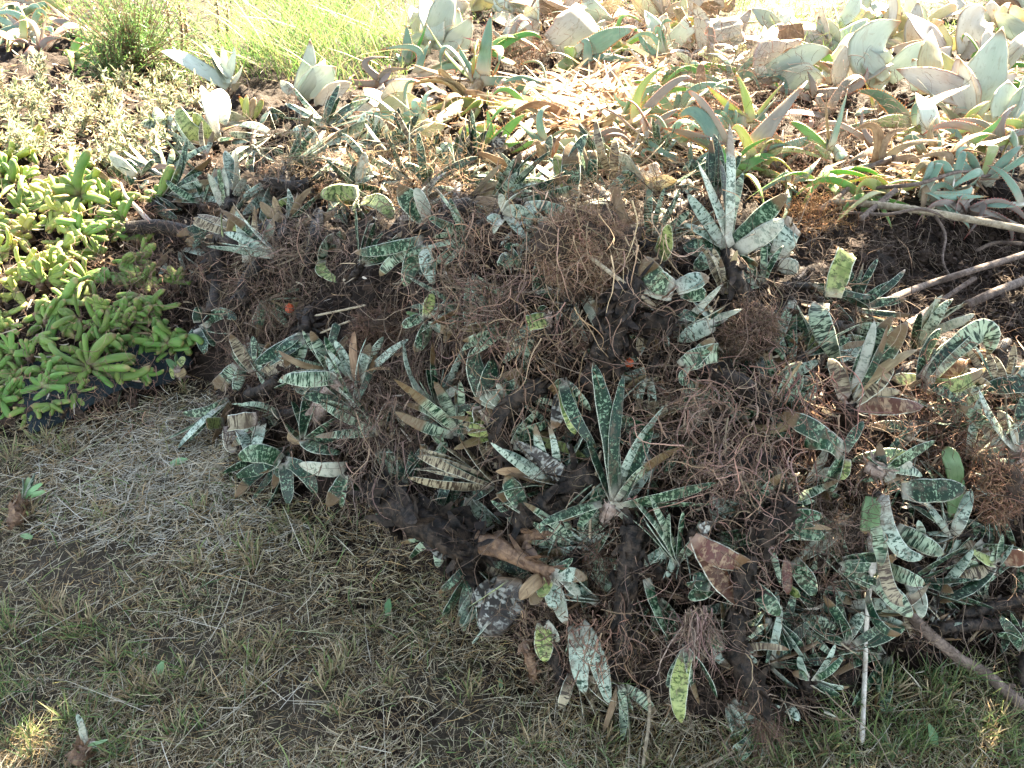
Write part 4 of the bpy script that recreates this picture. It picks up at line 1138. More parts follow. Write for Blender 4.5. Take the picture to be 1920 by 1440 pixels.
aloe('reddish curled aloe beside the drift of dry leaves', 970, 175, [(932, 185, 14, m_('V', mid=(945, 150))), (985, 172, 14, m_('V', mid=(975, 150))), (1000, 195, 14, m_('A')), (920, 200, 14, m_('V', mid=(930, 170)))])
aloe('short pale green aloe at the edge of the bright grass', 760, 125, [(762, 46, 24, {}), (742, 100, 16, {}), (800, 42, 10, m_('B')), (775, 80, 12, {})], lift=.04)
aloe('broad flat green leaves lying behind the dry leaf drift', 1085, 115, [(1190, 55, 44, m_('A')), (1150, 95, 34, m_('A')), (1105, 75, 40, m_('A')), (1060, 110, 40, m_('Y', k='torn')), (1050, 135, 34, m_('Y', k='torn'))], lift=.06, mark='the broad flat green leaves')
aloe('yellow-green aloe with spiny upright horns', 1408, 232, [(1325, 160, 24, m_('Y')), (1380, 136, 22, m_('Y')), (1460, 178, 18, m_('A')), (1300, 210, 26, m_('A')), (1470, 155, 10, m_('Y')), (1350, 240, 26, m_('A')), (1440, 215, 24, m_('A'))], mark='the yellow-green horned aloe', lift=.06)
aloe('purplish aloe leaf twisting upward beside the horned aloe', 1408, 300, [(1514, 152, 46, m_('V', mid=(1440, 240))), (1520, 255, 40, m_('A')), (1425, 250, 26, m_('A')), (1480, 265, 30, m_('A'))], lift=.05)
aloe('blue-green aloe with downward arching spiny leaves', 1365, 292, [(1290, 172, 22, m_('V', mid=(1322, 200))), (1270, 225, 34, m_('A', mid=(1310, 215))), (1265, 248, 20, m_('Y')), (1345, 215, 22, m_('A')), (1290, 260, 34, m_('A')), (1240, 240, 26, m_('V')), (1330, 250, 30, m_('A'))], mark='the arching spiny aloe', lift=.06)
aloe('open aloe with two long arms spread wide in full sun', 1703, 232, [(1818, 160, 36, m_('A', mid=(1752, 190))), (1600, 172, 36, m_('A', mid=(1655, 182))), (1560, 250, 20, m_('A')), (1600, 250, 28, m_('Y')), (1720, 170, 14, m_('Y')), (1790, 230, 20, m_('Y')), (1690, 265, 20, m_('Y'))], mark='the aloe with spread arms', lift=.08)
aloe('green aloe with a raised white-lit leaf over the sticks', 1560, 290, [(1480, 230, 26, m_('B', mid=(1510, 245))), (1590, 165, 28, m_('A', mid=(1575, 220))), (1476, 302, 22, m_('A', mid=(1490, 265))), (1555, 250, 24, m_('A')), (1590, 290, 34, m_('A')), (1520, 290, 24, m_('A')), (1550, 175, 12, m_('x'))], mark='the aloe over the sticks', lift=.06)
aloe('aloe with red-tipped leaves hanging over the dark hollow', 1812, 270, [(1822, 374, 24, m_('Y', mid=(1858, 290), b=(1856, 275))), (1890, 350, 22, m_('A', mid=(1905, 270), b=(1875, 250))), (1866, 282, 34, m_('Y')), (1880, 214, 18, m_('B')), (1830, 300, 20, m_('Y')), (1790, 300, 22, m_('x')), (1920, 240, 20, m_('A'))], mark='the red-tipped hanging aloe', lift=.08)
aloe('small thin-leaved aloe between grey leaves near the top corner', 1640, 205, [(1620, 150, 10, m_('Y')), (1660, 160, 12, m_('A')), (1600, 220, 16, m_('A')), (1690, 205, 14, m_('x'))])
aloe('long purple and blue aloe leaf lying in front of the dry drift', 1115, 275, [(1180, 262, 26, m_('V', mid=(1150, 248))), (1038, 280, 18, m_('V', mid=(1068, 245))), (1140, 285, 20, m_('A')), (1090, 255, 16, m_('V'))], lift=.04)
aloe('thin aloe leaf rising and bending over the dry leaf drift', 1190, 235, [(1252, 120, 20, m_('Y', mid=(1200, 170))), (1215, 175, 18, m_('Y')), (1300, 150, 20, m_('V', mid=(1260, 158))), (1230, 215, 22, m_('A')), (1180, 245, 16, m_('Y'))], mark='the dry leaf drift', lift=.05)
aloe('dim curly aloe in the top corner behind the grey groundcover', 55, 60, [(10, 25, 14, m_('V')), (90, 40, 14, m_('A', mid=(75, 20))), (60, 100, 12, m_('A', mid=(85, 75))), (20, 95, 12, m_('A', mid=(35, 70))), (85, 85, 14, m_('A', mid=(95, 55))), (5, 70, 12, m_('V')), (40, 15, 14, m_('Y'))])


def agave(label, bx, by, leaves, mat='G', mark=None, **k):
    k.setdefault('kind', 'broad'); k.setdefault('lift', .07); k.setdefault('tw', -.1)
    return plant('agave_plant', 'agave', label, bx, by, leaves, mat=mat, mark=mark, **k)


agave('big grey-green broad-leaved plant at the edge of the bright grass', 815, 95, [(770, 12, 52, m_('O', roll=.4)), (860, 15, 50, m_('G')), (885, 30, 50, m_('G')), (760, 90, 46, m_('G')), (835, 105, 40, m_('G')), (790, -10, 50, m_('G')), (855, -25, 56, m_('G'))], mark='the big broad-leaved plant by the grass')
agave('pair of blunt whitish leaves with a brown edge behind the dry leaves', 1010, 60, [(985, 8, 32, m_('O')), (1012, -10, 46, m_('G')), (960, 45, 34, m_('P'))])
agave('glaring white broad leaf stub above the flat green leaves', 1048, 92, [(1110, 32, 76, m_('P', k='torn')), (1095, 60, 40, m_('O')), (1025, 85, 44, m_('P'))], lift=.07)
agave('clump of pinkish white leaf stubs standing in dark soil', 1345, 100, [(1300, 5, 44, m_('P')), (1352, 35, 66, m_('P', k='torn')), (1410, 15, 30, m_('P')), (1385, 40, 74, m_('P')), (1440, 68, 50, m_('P')), (1325, 95, 44, m_('O'))], mark='the pinkish leaf stubs')
agave('blunt brownish leaf with a dark edge beside the pinkish leaf stubs', 1450, 158, [(1465, 72, 84, m_('P', k='torn', roll=.1)), (1560, 98, 52, m_('G', roll=.3)), (1548, 150, 60, m_('G')), (1425, 120, 40, m_('P'))], mark='the blunt brownish leaf')
agave('bright arching grey leaves with cut tops under the top corner grass', 1660, 150, [(1690, 40, 96, m_('G', mid=(1630, 90), roll=.2)), (1610, 85, 40, m_('G')), (1752, 75, 46, m_('G', roll=.4)), (1640, 130, 50, m_('P'))], mark='the bright arching grey leaves')
agave('yellowing upright leaf with an orange tip among grey leaves', 1728, 175, [(1748, 55, 50, m_('O', roll=.15)), (1710, 110, 40, m_('G')), (1760, 120, 24, m_('O'))])
agave('large green-grey leaves rising behind the yellowing upright leaf', 1725, 70, [(1700, -10, 50, m_('G')), (1722, 12, 64, m_('G', roll=.2)), (1770, 40, 40, m_('O')), (1650, 20, 30, m_('O'))], lift=.04)
agave('brown-flushed hooded leaf curling over dry flowers', 1800, 95, [(1850, 20, 62, m_('P', mid=(1822, 40), roll=.2)), (1846, 90, 30, m_('O', b=(1850, 40))), (1780, 70, 30, m_('O')), (1835, 110, 40, m_('P'))], mark='the hooded brown leaf')
agave('tall grey spear leaf pointing at the top corner', 1810, 215, [(1880, 50, 80, m_('G', roll=.1)), (1795, 105, 56, m_('P', roll=.2)), (1680, 130, 60, m_('P', roll=.2)), (1760, 215, 40, m_('P'))], mark='the tall grey spear leaf')
agave('bluish mottled broad leaves at the edge of the far heap', 1875, 235, [(1925, 130, 66, m_('G')), (1890, 150, 60, m_('G')), (1960, 150, 50, m_('G')), (1850, 210, 30, m_('O')), (1930, 220, 60, m_('G'))])
agave('long pale leaf arching over from the meadow grass', 425, 165, [(300, 96, 34, m_('G', mid=(345, 112), roll=.3)), (365, 68, 46, m_('G')), (398, 85, 24, m_('G')), (415, 82, 20, m_('G')), (440, 84, 22, m_('G')), (455, 120, 18, m_('w')), (470, 160, 24, m_('w'))], mark='the long pale arching leaf')
agave('two broad pointed grey leaves lying in front of the meadow grass', 552, 178, [(632, 126, 62, m_('G', roll=.2)), (581, 72, 34, m_('G', roll=.3)), (610, 110, 50, m_('G', roll=.8)), (525, 150, 22, m_('w')), (660, 155, 40, m_('P', b=(590, 195)))], mark='the two broad pointed leaves')
agave('glaring white broad leaves lying at the edge of the shade', 720, 205, [(778, 152, 52, m_('P', roll=.2)), (800, 200, 56, m_('O', roll=.3)), (660, 190, 40, m_('P')), (680, 165, 40, m_('P'))], mark='the glaring white broad leaves')
agave('translucent yellow leaf glowing on the far slope', 720, 260, [(840, 235, 40, m_('O', roll=.2)), (845, 275, 44, m_('O')), (770, 290, 40, m_('O')), (690, 215, 34, m_('w'))], mark='the glowing yellow leaf')
agave('toothed white leaf lying in sunlight behind the root ball', 1215, 350, [(1160, 288, 40, m_('w', k='strap')), (1205, 310, 56, m_('P', k='torn')), (1275, 345, 44, m_('O')), (1235, 320, 40, m_('P')), (1150, 330, 30, m_('g', k='strap'))], lift=.03)
agave('sunlit leaf stub with a burnt white face beside the grey canes', 1000, 345, [(990, 300, 30, m_('p', k='torn')), (968, 310, 30, m_('w', k='strap')), (1000, 395, 50, m_('P', k='torn')), (895, 285, 20, m_('x', k='strap')), (950, 330, 22, m_('w', k='strap'))], lift=.03)

# ------------------------------------------------------------------ trunks, canes, sticks
def bar(name, cat, label, pts, r, mat, lift=.02, rough=.14, rings=True, flakes=16, taper=1.0, twig=None, roots=None, mark=None):
    HEROPTS.extend([(q[0], q[1]) for q in pts])
    P = px_path(pts, r, lift)
    o = empty(name, P[0]) if (twig or roots) else None
    rr = r * st(pts[0][0], pts[0][1]) / FPX
    hairs = None
    if mat == 'bark' and r > 15:
        Ps = smooth_path(P, 40); nh = 46
        ii = RG.integers(0, 40, nh); od = nz(RG.normal(size=(nh, 3)) - FWD * .6)
        hairs = fibre_paths(Ps[ii] + od * rr * .65, od + RG.normal(size=(nh, 3)) * .8, RG.uniform(.03, .11, nh), K=9, curl=.5, grav=.12)
        if o is None:
            o = empty(name, P[0])
    mb = MB(); bark_tube(mb, P, rr * (.74 if mat == 'bark' else .66), rough=rough * .55, rings=rings, flakes=int(flakes * 1.8), taper=taper)
    if o is None:
        o = mb.build(name, MAT[mat], origin=P[0])
    else:
        mb.build('bark', MAT[mat], o)
    tag(o, label, cat)
    if hairs is not None:
        mb2 = MB(); tubes(mb2, hairs, (RG.uniform(.0005, .0012, 46))[:, None] * np.linspace(1, .3, 9)[None], M=4, col=root_cols(46, (.17, .11, .075)))
        mb2.build('root_tuft', MAT['root'], o)
    if twig:
        mb = MB(); Q = px_path(twig, 4, .03); bark_tube(mb, Q, 5 * st(twig[0][0], twig[0][1]) / FPX, rough=.2, rings=False, flakes=0, taper=.4, M=8)
        mb.build('twig', MAT['pale_stem'], o)
    if roots:
        for rt in roots:
            root_tuft(o, rt[0], rt[1], rt[2], rt[3], bias=rt[4] if len(rt) > 4 else None, lift=.03)
    m = pts[len(pts) // 2]
    if mark:
        LANDMARKS.append((m[0], m[1], mark))
    return o


bar('uprooted_trunk', 'plant stem', 'long black bent trunk with a white twig at its tip', [(236, 428, .05), (300, 425, .05), (370, 440, .05), (440, 452, .04), (500, 430, .03), (562, 408, .02)], 17, 'bark', twig=[(285, 420, .07), (255, 388, .08), (236, 368, .09), (226, 342, .09)], roots=[(245, 430, 30, 50)], mark='the long black bent trunk')
bar('uprooted_trunk', 'plant stem', 'thick black trunk lying on the grass edge with a brown split end', [(705, 915, .05), (740, 950, .05), (800, 985, .05), (870, 1020, .06), (905, 1030, .06)], 36, 'bark', rough=.24, flakes=60, roots=[(735, 905, 40, 60)], mark='the thick black trunk')
bar('husk', 'husk', 'glossy brown split husk at the tip of the thick black trunk', [(885, 1015, .065), (930, 1025, .07), (985, 1052, .06), (1032, 1075, .06)], 34, 'husk', rough=.1, rings=False, flakes=10, taper=.45)
bar('uprooted_trunk', 'plant stem', 'upright black trunk with rough bark near the pinkish roots', [(1195, 985, .05), (1180, 1060, .05), (1172, 1140, .04), (1165, 1230, .03)], 26, 'bark', rough=.24, flakes=40, roots=[(1180, 1180, 60, 70, (0.2, 1))], mark='the upright black trunk')
bar('uprooted_trunk', 'plant stem', 'curved black trunk like an elbow above the bright leaf tongues', [(1025, 722, .06), (975, 745, .06), (938, 782, .05), (932, 820, .04), (950, 860, .03), (958, 895, .02)], 22, 'bark', roots=[(925, 800, 14, 60, (-1, .3))], mark='the elbow-shaped trunk')
bar('uprooted_trunk', 'plant stem', 'scaly black trunk slanting below the root ball', [(1190, 525, .05), (1165, 580, .06), (1148, 625, .06), (1128, 680, .04), (1110, 720, .02)], 32, 'bark', rough=.26, flakes=50, roots=[(1110, 640, 30, 60, (-1, .4))], mark='the scaly black trunk')
bar('uprooted_trunk', 'plant stem', 'dark log lying deep in the hollow beside the long-leaved plant', [(1118, 880, .03), (1070, 920, .03), (1015, 955, .03), (975, 985, .02)], 34, 'bark', rough=.2, flakes=30)
bar('uprooted_trunk', 'plant stem', 'black stem standing in shade behind the succulents with finger leaves', [(405, 470, .02), (412, 530, .03), (400, 590, .01)], 20, 'bark')
bar('uprooted_trunk', 'plant stem', 'short bluish black stem curving among thin roots', [(490, 495, .05), (462, 530, .06), (458, 570, .04)], 18, 'bark', roots=[(480, 520, 26, 50)])
bar('uprooted_trunk', 'plant stem', 'slim black stem rising left of the ring of folded leaves', [(598, 400, .05), (590, 440, .05), (580, 500, .03)], 14, 'bark')
bar('uprooted_trunk', 'plant stem', 'black stem end sticking out beside the bluish white forked plant', [(880, 385, .05), (845, 395, .05), (820, 425, .04)], 20, 'bark', roots=[(870, 380, 40, 50)])
bar('uprooted_trunk', 'plant stem', 'black bark chunk wedged between reddish brown leaves', [(1400, 1040, .05), (1396, 1085, .06), (1385, 1135, .05)], 27, 'bark', rough=.12, rings=False, flakes=14)
bar('uprooted_trunk', 'plant stem', 'black stem running down to the dark root brush on the grass', [(1385, 1140, .04), (1378, 1200, .04), (1400, 1270, .04), (1430, 1330, .03)], 26, 'bark', roots=[(1430, 1345, 170, 95, (.2, 1)), (1400, 1290, 50, 70)], mark='the dark root brush')
bar('uprooted_trunk', 'plant stem', 'black stem with flaking bark leaning above the white-blotched leaves', [(1475, 940, .05), (1442, 985, .06), (1428, 1025, .05)], 30, 'bark', rough=.24, flakes=36)
bar('uprooted_trunk', 'plant stem', 'short black stick with a split end lying on the grass', [(1045, 1185, .02), (1042, 1230, .02), (1058, 1285, .01)], 16, 'bark', rough=.2)
bar('husk', 'husk', 'rusty brown husk lying on the grass beside the short black stick', [(985, 1200, .02), (995, 1240, .02), (1002, 1275, .005)], 17, 'husk', rough=.3, taper=.6)
bar('husk', 'husk', 'wine-red dried leaf sheath behind the thick black trunk', [(970, 1020, .03), (1015, 1000, .04), (1062, 1000, .02)], 22, 'husk', rough=.1, rings=False, taper=.5)
bar('uprooted_trunk', 'plant stem', 'greyish black stem lying across the slope beside the brown roots', [(1330, 700, .04), (1385, 720, .04), (1440, 760, .03)], 26, 'bark', rough=.2, roots=[(1440, 750, 40, 70)])
bar('uprooted_trunk', 'plant stem', 'black stem buried under roots next to the broad dark green leaf', [(1330, 850, .03), (1380, 865, .04), (1430, 860, .03)], 26, 'bark', rough=.2)
bar('uprooted_trunk', 'plant stem', 'purplish stem lying behind the peeling whitish stem', [(525, 710, .02), (495, 730, .025), (462, 742, .02)], 14, 'bark')
bar('uprooted_trunk', 'plant stem', 'black stem poking out between the two stubby bluish leaves and the crest', [(500, 345, .04), (540, 352, .05), (580, 350, .04)], 17, 'bark', roots=[(490, 345, 50, 55), (590, 352, 40, 50)])
bar('uprooted_trunk', 'plant stem', 'dark earthy stump lying under the broad blue-grey head', [(1190, 610, .03), (1230, 605, .04), (1262, 602, .03)], 26, 'bark', rough=.25)
bar('lichen_branch', 'branch', 'grey branch patched with green lichen lying in the shaded grass', [(1705, 1150, .03), (1745, 1190, .025), (1800, 1235, .02), (1850, 1265, .02), (1925, 1330, .01)], 15, 'stick', rough=.16, flakes=4)
for lb, pts in (('thick brown stem lying deepest in the shade at the lower edge of the heap', [(1920, 1175), (1840, 1170), (1760, 1178)]), ('mossy brown stem lying above the lowest one in the shade', [(1940, 1120), (1870, 1135), (1800, 1150)])):
    bar('uprooted_trunk', 'plant stem', lb, [(x, y, .03) for x, y in pts], 15, 'bark', rough=.2)
bar('stick', 'stick', 'long straight grey stick slanting over the hollow below the aloes', [(1497, 362, .03), (1600, 325, .06), (1700, 285, .07), (1776, 250, .07)], 9, 'stick', rings=False, rough=.08, flakes=0, taper=.85)
bar('stick', 'stick', 'pale ringed cane lying across the top of the hollow', [(1560, 378, .05), (1680, 388, .08), (1800, 408, .1), (1930, 432, .1)], 9.5, 'cane', rough=.08, flakes=6)
bar('stick', 'stick', 'short stick crossing behind the long straight grey stick', [(1535, 395, .03), (1570, 370, .05), (1600, 345, .05)], 8, 'stick', rings=False, rough=.1, flakes=0)
bar('stick', 'stick', 'thin stick joining the pale ringed cane at a steep slant', [(1612, 412, .06), (1645, 384, .08), (1682, 355, .08)], 8, 'stick', rings=False, rough=.1, flakes=0, roots=[(1615, 415, 50, 45)])
bar('stick', 'stick', 'thin crooked twig lying along the pale ringed cane', [(1580, 398, .05), (1660, 402, .09), (1730, 392, .1), (1790, 412, .1), (1860, 405, .1)], 5, 'stick', rings=False, rough=.3, flakes=0, taper=.6)
bar('stick', 'stick', 'crooked dark twig above the pale ringed cane', [(1640, 352, .05), (1720, 345, .08), (1800, 322, .09), (1850, 330, .08), (1915, 305, .08)], 6, 'stick', rings=False, rough=.3, flakes=0, taper=.6)
bar('stick', 'stick', 'forked brown twig dropping from the cane into the hollow', [(1750, 398, .09), (1772, 440, .08), (1768, 490, .06), (1790, 530, .04)], 4.5, 'stick', rings=False, rough=.3, flakes=0, taper=.5)
bar('stick', 'stick', 'reddish thin branch at the far end of the hollow', [(1830, 470, .05), (1870, 455, .08), (1935, 458, .09)], 5, 'stick', rings=False, rough=.3, flakes=0)
bar('stick', 'stick', 'long brown pole crossing the dark hollow', [(1622, 582, .05), (1720, 540, .1), (1820, 508, .13), (1930, 474, .14)], 11, 'stick', rings=False, rough=.07, flakes=0, mark='the long brown pole')
bar('stick', 'stick', 'lower brown pole in the hollow under the long one', [(1812, 572, .07), (1865, 548, .1), (1935, 520, .11)], 12, 'stick', rings=False, rough=.08, flakes=0)
bar('stick', 'stick', 'thin twig between the two brown poles in the hollow', [(1763, 565, .06), (1800, 540, .09), (1830, 520, .1)], 7, 'stick', rings=False, rough=.1, flakes=0)
bar('stick', 'stick', 'short whitish cut stick pointing out above the brown-banded rosette', [(1700, 608, .07), (1722, 594, .08), (1742, 580, .09)], 9, 'pale_stem', rings=False, rough=.05, flakes=0)
bar('stick', 'stick', 'grey-white cane leaning beside the bright green aloe', [(928, 298, .06), (965, 262, .07), (1012, 212, .06)], 12, 'cane', rough=.08, flakes=8, mark='the grey-white cane')
bar('stick', 'stick', 'dark cane lying below the grey-white cane', [(965, 305, .04), (1000, 285, .05), (1060, 258, .04)], 14, 'stick', rough=.1, flakes=4)
bar('stick', 'stick', 'pale bare cane running from the hook-leaved aloe into the dry litter', [(818, 232, .03), (850, 205, .05), (888, 172, .06)], 9, 'cane', rough=.08, flakes=6)
bar('stick', 'stick', 'grey root stick lying over the root ball and pointing downhill', [(1048, 418, .06), (1080, 458, .09), (1130, 500, .1), (1175, 535, .09), (1228, 575, .05)], 5.5, 'cane', rings=False, rough=.1, flakes=0, roots=[(1150, 520, 12, 40)])
bar('dry_stalk', 'stalk', 'longest pale dry stalk hanging down to the grass from the banded plant', [(1634, 1075, .07), (1626, 1150, .06), (1622, 1250, .03), (1616, 1396, .006)], 6.75, 'dry_stalk', rings=False, rough=.08, flakes=0)
bar('dry_stalk', 'stalk', 'sunlit white dry strip hanging under the smooth green leaf', [(1632, 1004, .06), (1636, 1040, .07), (1635, 1078, .07)], 10.5, 'dry_stalk', rings=False, rough=.05, flakes=0)
bar('dry_stalk', 'stalk', 'short grey dry stalk standing beside the long-leaved plant', [(1127, 845, .06), (1115, 900, .07), (1108, 960, .06), (1106, 1010, .04)], 4, 'cane', rings=False, rough=.08, flakes=0)
bar('dry_stalk', 'stalk', 'crooked pale stalk on the grass at the bottom edge', [(1215, 1290, .02), (1218, 1340, .015), (1205, 1440, .01)], 5, 'cane', rings=False, rough=.1, flakes=0)
bar('dry_stalk', 'stalk', 'thin white stalk beside the crooked pale one on the grass', [(1168, 1300, .02), (1180, 1370, .015), (1178, 1440, .01)], 3, 'cane', rings=False, rough=.1, flakes=0)
bar('dry_stalk', 'stalk', 'dry straw lying across roots above the feather fan of leaves', [(590, 592, .06), (640, 582, .06), (686, 572, .05)], 3, 'cane', rings=False, rough=.05, flakes=0)
bar('dry_stalk', 'stalk', 'second dry straw lying just below the first above the feather fan', [(600, 625, .06), (640, 608, .06), (668, 598, .05)], 3, 'cane', rings=False, rough=.05, flakes=0)
bar('dry_stalk', 'stalk', 'speckled leaf-like stalk lying on the bottom edge of the lawn', [(1400, 1395, .01), (1355, 1420, .01), (1310, 1442, .01)], 5, 'cane', rings=False, rough=.05, flakes=0)

# ------------------------------------------------------------------ root clumps of their own
def clump(label, x, y, n, lpx, col=(.16, .095, .06), rad=.0007, mark=None, core=None, core_mat='clod', shell=True, **k):
    t = st(x, y) - k.get('lift', .03)
    o = empty('root_clump', CPOS + t * ray(x, y))
    tag(o, label, 'root clump')
    if core and shell:
        k['shell'] = [c * t / FPX * .8 for c in core]
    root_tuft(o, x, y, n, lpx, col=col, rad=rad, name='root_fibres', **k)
    if core:
        rx, ry, rz = [c * t / FPX for c in core]
        K, M = 26, 36
        th = np.linspace(.05, math.pi - .05, K); ph = np.arange(M) * 2 * math.pi / M
        D = np.stack([np.sin(th)[:, None] * np.cos(ph), np.cos(th)[:, None] + 0 * ph, np.sin(th)[:, None] * np.sin(ph)], -1)
        R = np.array([[.8 + .55 * mnoise.noise(Vector(d * 1.5 + x)) + .4 * mnoise.noise(Vector(d * 3.6 + y)) + .2 * mnoise.noise(Vector(d * 8 + y)) for d in row] for row in D])
        C = CPOS + (t + .01) * ray(x, y)
        V = C + (D * R[..., None])[..., 0:1] * rx * RIGHT + (D * R[..., None])[..., 1:2] * ry * UPV + (D * R[..., None])[..., 2:3] * rz * FWD
        mb = MB(); mb.add(V, ring_faces(K, M)[:, ::-1]); mb.build('soil_core', MAT[core_mat], o)
    if mark:
        LANDMARKS.append((x, y, mark))
    return o


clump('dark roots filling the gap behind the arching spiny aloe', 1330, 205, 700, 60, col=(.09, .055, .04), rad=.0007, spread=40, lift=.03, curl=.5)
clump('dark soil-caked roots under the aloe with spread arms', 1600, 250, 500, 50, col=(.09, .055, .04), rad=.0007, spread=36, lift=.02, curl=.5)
clump('big brown fibrous root ball on the crest of the heap', 1105, 470, 4600, 50, col=(.26, .155, .095), rad=.00055, spread=60, lift=.06, curl=.8, core=(92, 84, 55), mark='the big root ball', K=10)
clump('long pale stray roots sticking out of the root ball', 1100, 470, 150, 150, col=(.27, .18, .11), rad=.0008, spread=60, lift=.10, curl=.32, K=12, bias=(-.1, .8))
clump('stringy red-brown roots streaming down the middle of the heap below the root ball', 1010, 640, 150, 150, col=(.22, .135, .085), rad=.0008, spread=40, lift=.07, curl=.32, K=12, bias=(-.2, .9))
clump('matted reddish roots hanging left of the root ball', 870, 470, 200, 120, col=(.22, .135, .085), rad=.0007, spread=36, lift=.07, curl=.4, K=12)
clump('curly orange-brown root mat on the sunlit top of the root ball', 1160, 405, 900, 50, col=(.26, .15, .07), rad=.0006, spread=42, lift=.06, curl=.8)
clump('spidery clump of long thin brown roots spread over the middle of the heap', 925, 585, 260, 140, col=(.17, .105, .075), rad=.0010, spread=22, lift=.06, curl=.36, mark='the spidery roots', K=12)
clump('knot of pinkish brown roots hanging above the yellow-green leaves', 1310, 1155, 150, 130, col=(.22, .145, .11), rad=.0010, spread=12, bias=(-.1, 1), lift=.07, curl=.24, K=12, mark='the pinkish roots')
clump('curly brown root mass under the black stem on the slope', 1400, 620, 1500, 40, col=(.17, .105, .07), rad=.0006, spread=34, lift=.06, curl=.8, core=(60, 50, 40), mark='the curly root mass')
clump('wide tangle of brown roots left of the brown-banded rosette', 1330, 790, 300, 130, col=(.19, .12, .085), rad=.0011, spread=40, lift=.06, curl=.36, K=12, mark='the wide root tangle')
clump('long reddish roots sweeping down beside the brown-banded rosette', 1500, 740, 160, 130, col=(.19, .1, .07), rad=.0009, spread=30, bias=(.6, 1), lift=.05, curl=.26, K=12)
clump('twisted brown roots spreading above the large reddish brown leaves', 1370, 900, 240, 120, col=(.18, .11, .08), rad=.0010, spread=36, lift=.06, curl=.36, K=12)
clump('loopy thin roots tangled in the upper shade of the heap', 560, 470, 240, 110, col=(.18, .12, .085), rad=.0008, spread=30, lift=.05, curl=.5, K=12, mark='the loopy thin roots')
clump('hair-like roots hanging under the curved bluish black stem', 520, 560, 260, 90, col=(.16, .105, .07), rad=.0007, spread=26, lift=.04, curl=.45, bias=(.2, 1))
clump('fine rusty root mat beside the whitish star-shaped plant', 710, 625, 1600, 34, col=(.15, .085, .055), rad=.00055, spread=38, lift=.04, curl=.85, core=(60, 45, 36))
clump('fine dark brown root mat below the whitish star-shaped plant', 725, 770, 700, 60, col=(.13, .085, .06), rad=.0006, spread=36, lift=.04, curl=.6)
clump('hanging curtain of thin roots at the front of the heap', 760, 835, 300, 100, col=(.17, .115, .085), rad=.0008, spread=40, lift=.045, curl=.4, bias=(-.1, 1))
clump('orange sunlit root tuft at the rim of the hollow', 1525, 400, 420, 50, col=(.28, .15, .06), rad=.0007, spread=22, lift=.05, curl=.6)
clump('dark spiky root cushion under the aloes', 1495, 325, 500, 34, col=(.12, .06, .04), rad=.0006, spread=22, lift=.04, curl=.5)
clump('reddish brown root mat behind the sunlit strap leaf', 1780, 800, 700, 80, col=(.15, .08, .05), rad=.0007, spread=40, lift=.04, curl=.6)
clump('knobbly brown root mass lit in spots at the edge of the heap', 1870, 920, 900, 45, col=(.2, .105, .06), rad=.0011, spread=38, lift=.05, curl=.7, core=(60, 50, 40))
clump('soft brown root tuft hanging below the broad dark green leaf', 1560, 985, 420, 70, col=(.13, .085, .06), rad=.0006, spread=26, lift=.05, curl=.6)
clump('brown roots dangling beside the upright black trunk', 1130, 1190, 160, 80, col=(.2, .115, .075), rad=.0009, spread=20, lift=.05, curl=.4, bias=(0, 1))
clump('small root beard under the folded pale leaves on the grass', 1010, 1150, 260, 45, col=(.16, .1, .065), rad=.0006, spread=20, lift=.05, curl=.6)
clump('earthy root felt beside the finger-leaved succulents', 300, 540, 700, 60, col=(.15, .09, .06), rad=.0006, spread=46, lift=.03, curl=.6)
clump('brown root curtain under the front finger-leaved clump', 200, 745, 260, 50, col=(.17, .1, .065), rad=.0007, spread=40, lift=.02, curl=.4, bias=(0, 1))
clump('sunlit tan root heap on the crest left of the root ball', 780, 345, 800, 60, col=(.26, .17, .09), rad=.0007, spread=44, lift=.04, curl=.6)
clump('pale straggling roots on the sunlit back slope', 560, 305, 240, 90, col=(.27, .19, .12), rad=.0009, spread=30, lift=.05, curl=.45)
clump('mass of dark roots beside the big broad-leaved plant by the grass', 985, 100, 420, 55, col=(.14, .08, .05), rad=.0008, spread=30, lift=.04, curl=.5)
clump('dark matted roots under the pinkish leaf stubs', 1370, 160, 700, 55, col=(.1, .055, .038), rad=.0008, spread=46, lift=.03, curl=.5)
clump('red-lit fibrous soil mat at the top of the picture', 1200, 40, 800, 60, col=(.2, .1, .06), rad=.0007, spread=50, lift=.03, curl=.5)
clump('hairy roots trailing from the stub with one banded leaf', 475, 665, 220, 60, col=(.16, .1, .07), rad=.0006, spread=18, lift=.03, curl=.5)

for x, y, lb in ((543, 578, 'small orange fruit lying among thin roots'), (1180, 680, 'small red fruit half hidden below the scaly black trunk')):
    t = st(x, y) - .035; C = CPOS + t * ray(x, y); rr = 9 * t / FPX
    K, M = 12, 16
    th = np.linspace(.06, math.pi - .06, K); ph = np.arange(M) * 2 * math.pi / M
    prof = np.sin(th) * (1 - .12 * np.cos(th)); hz = np.cos(th) * (1 - .25 * np.exp(-(th / .35) ** 2))
    V = C + rr * np.stack([prof[:, None] * np.cos(ph), prof[:, None] * np.sin(ph), hz[:, None] + 0 * ph], -1)
    mb = MB(); mb.add(V, ring_faces(K, M)[:, ::-1]); mb.add(*(lambda q: (q, [[0, 1, 2, 3]]))(C + rr * np.array([[-.12, 0, .7], [.12, 0, .7], [.08, .1, 1.25], [-.08, .1, 1.25]])))
    tag(mb.build('fruit', MAT['fruit'], origin=C), lb, 'fruit')

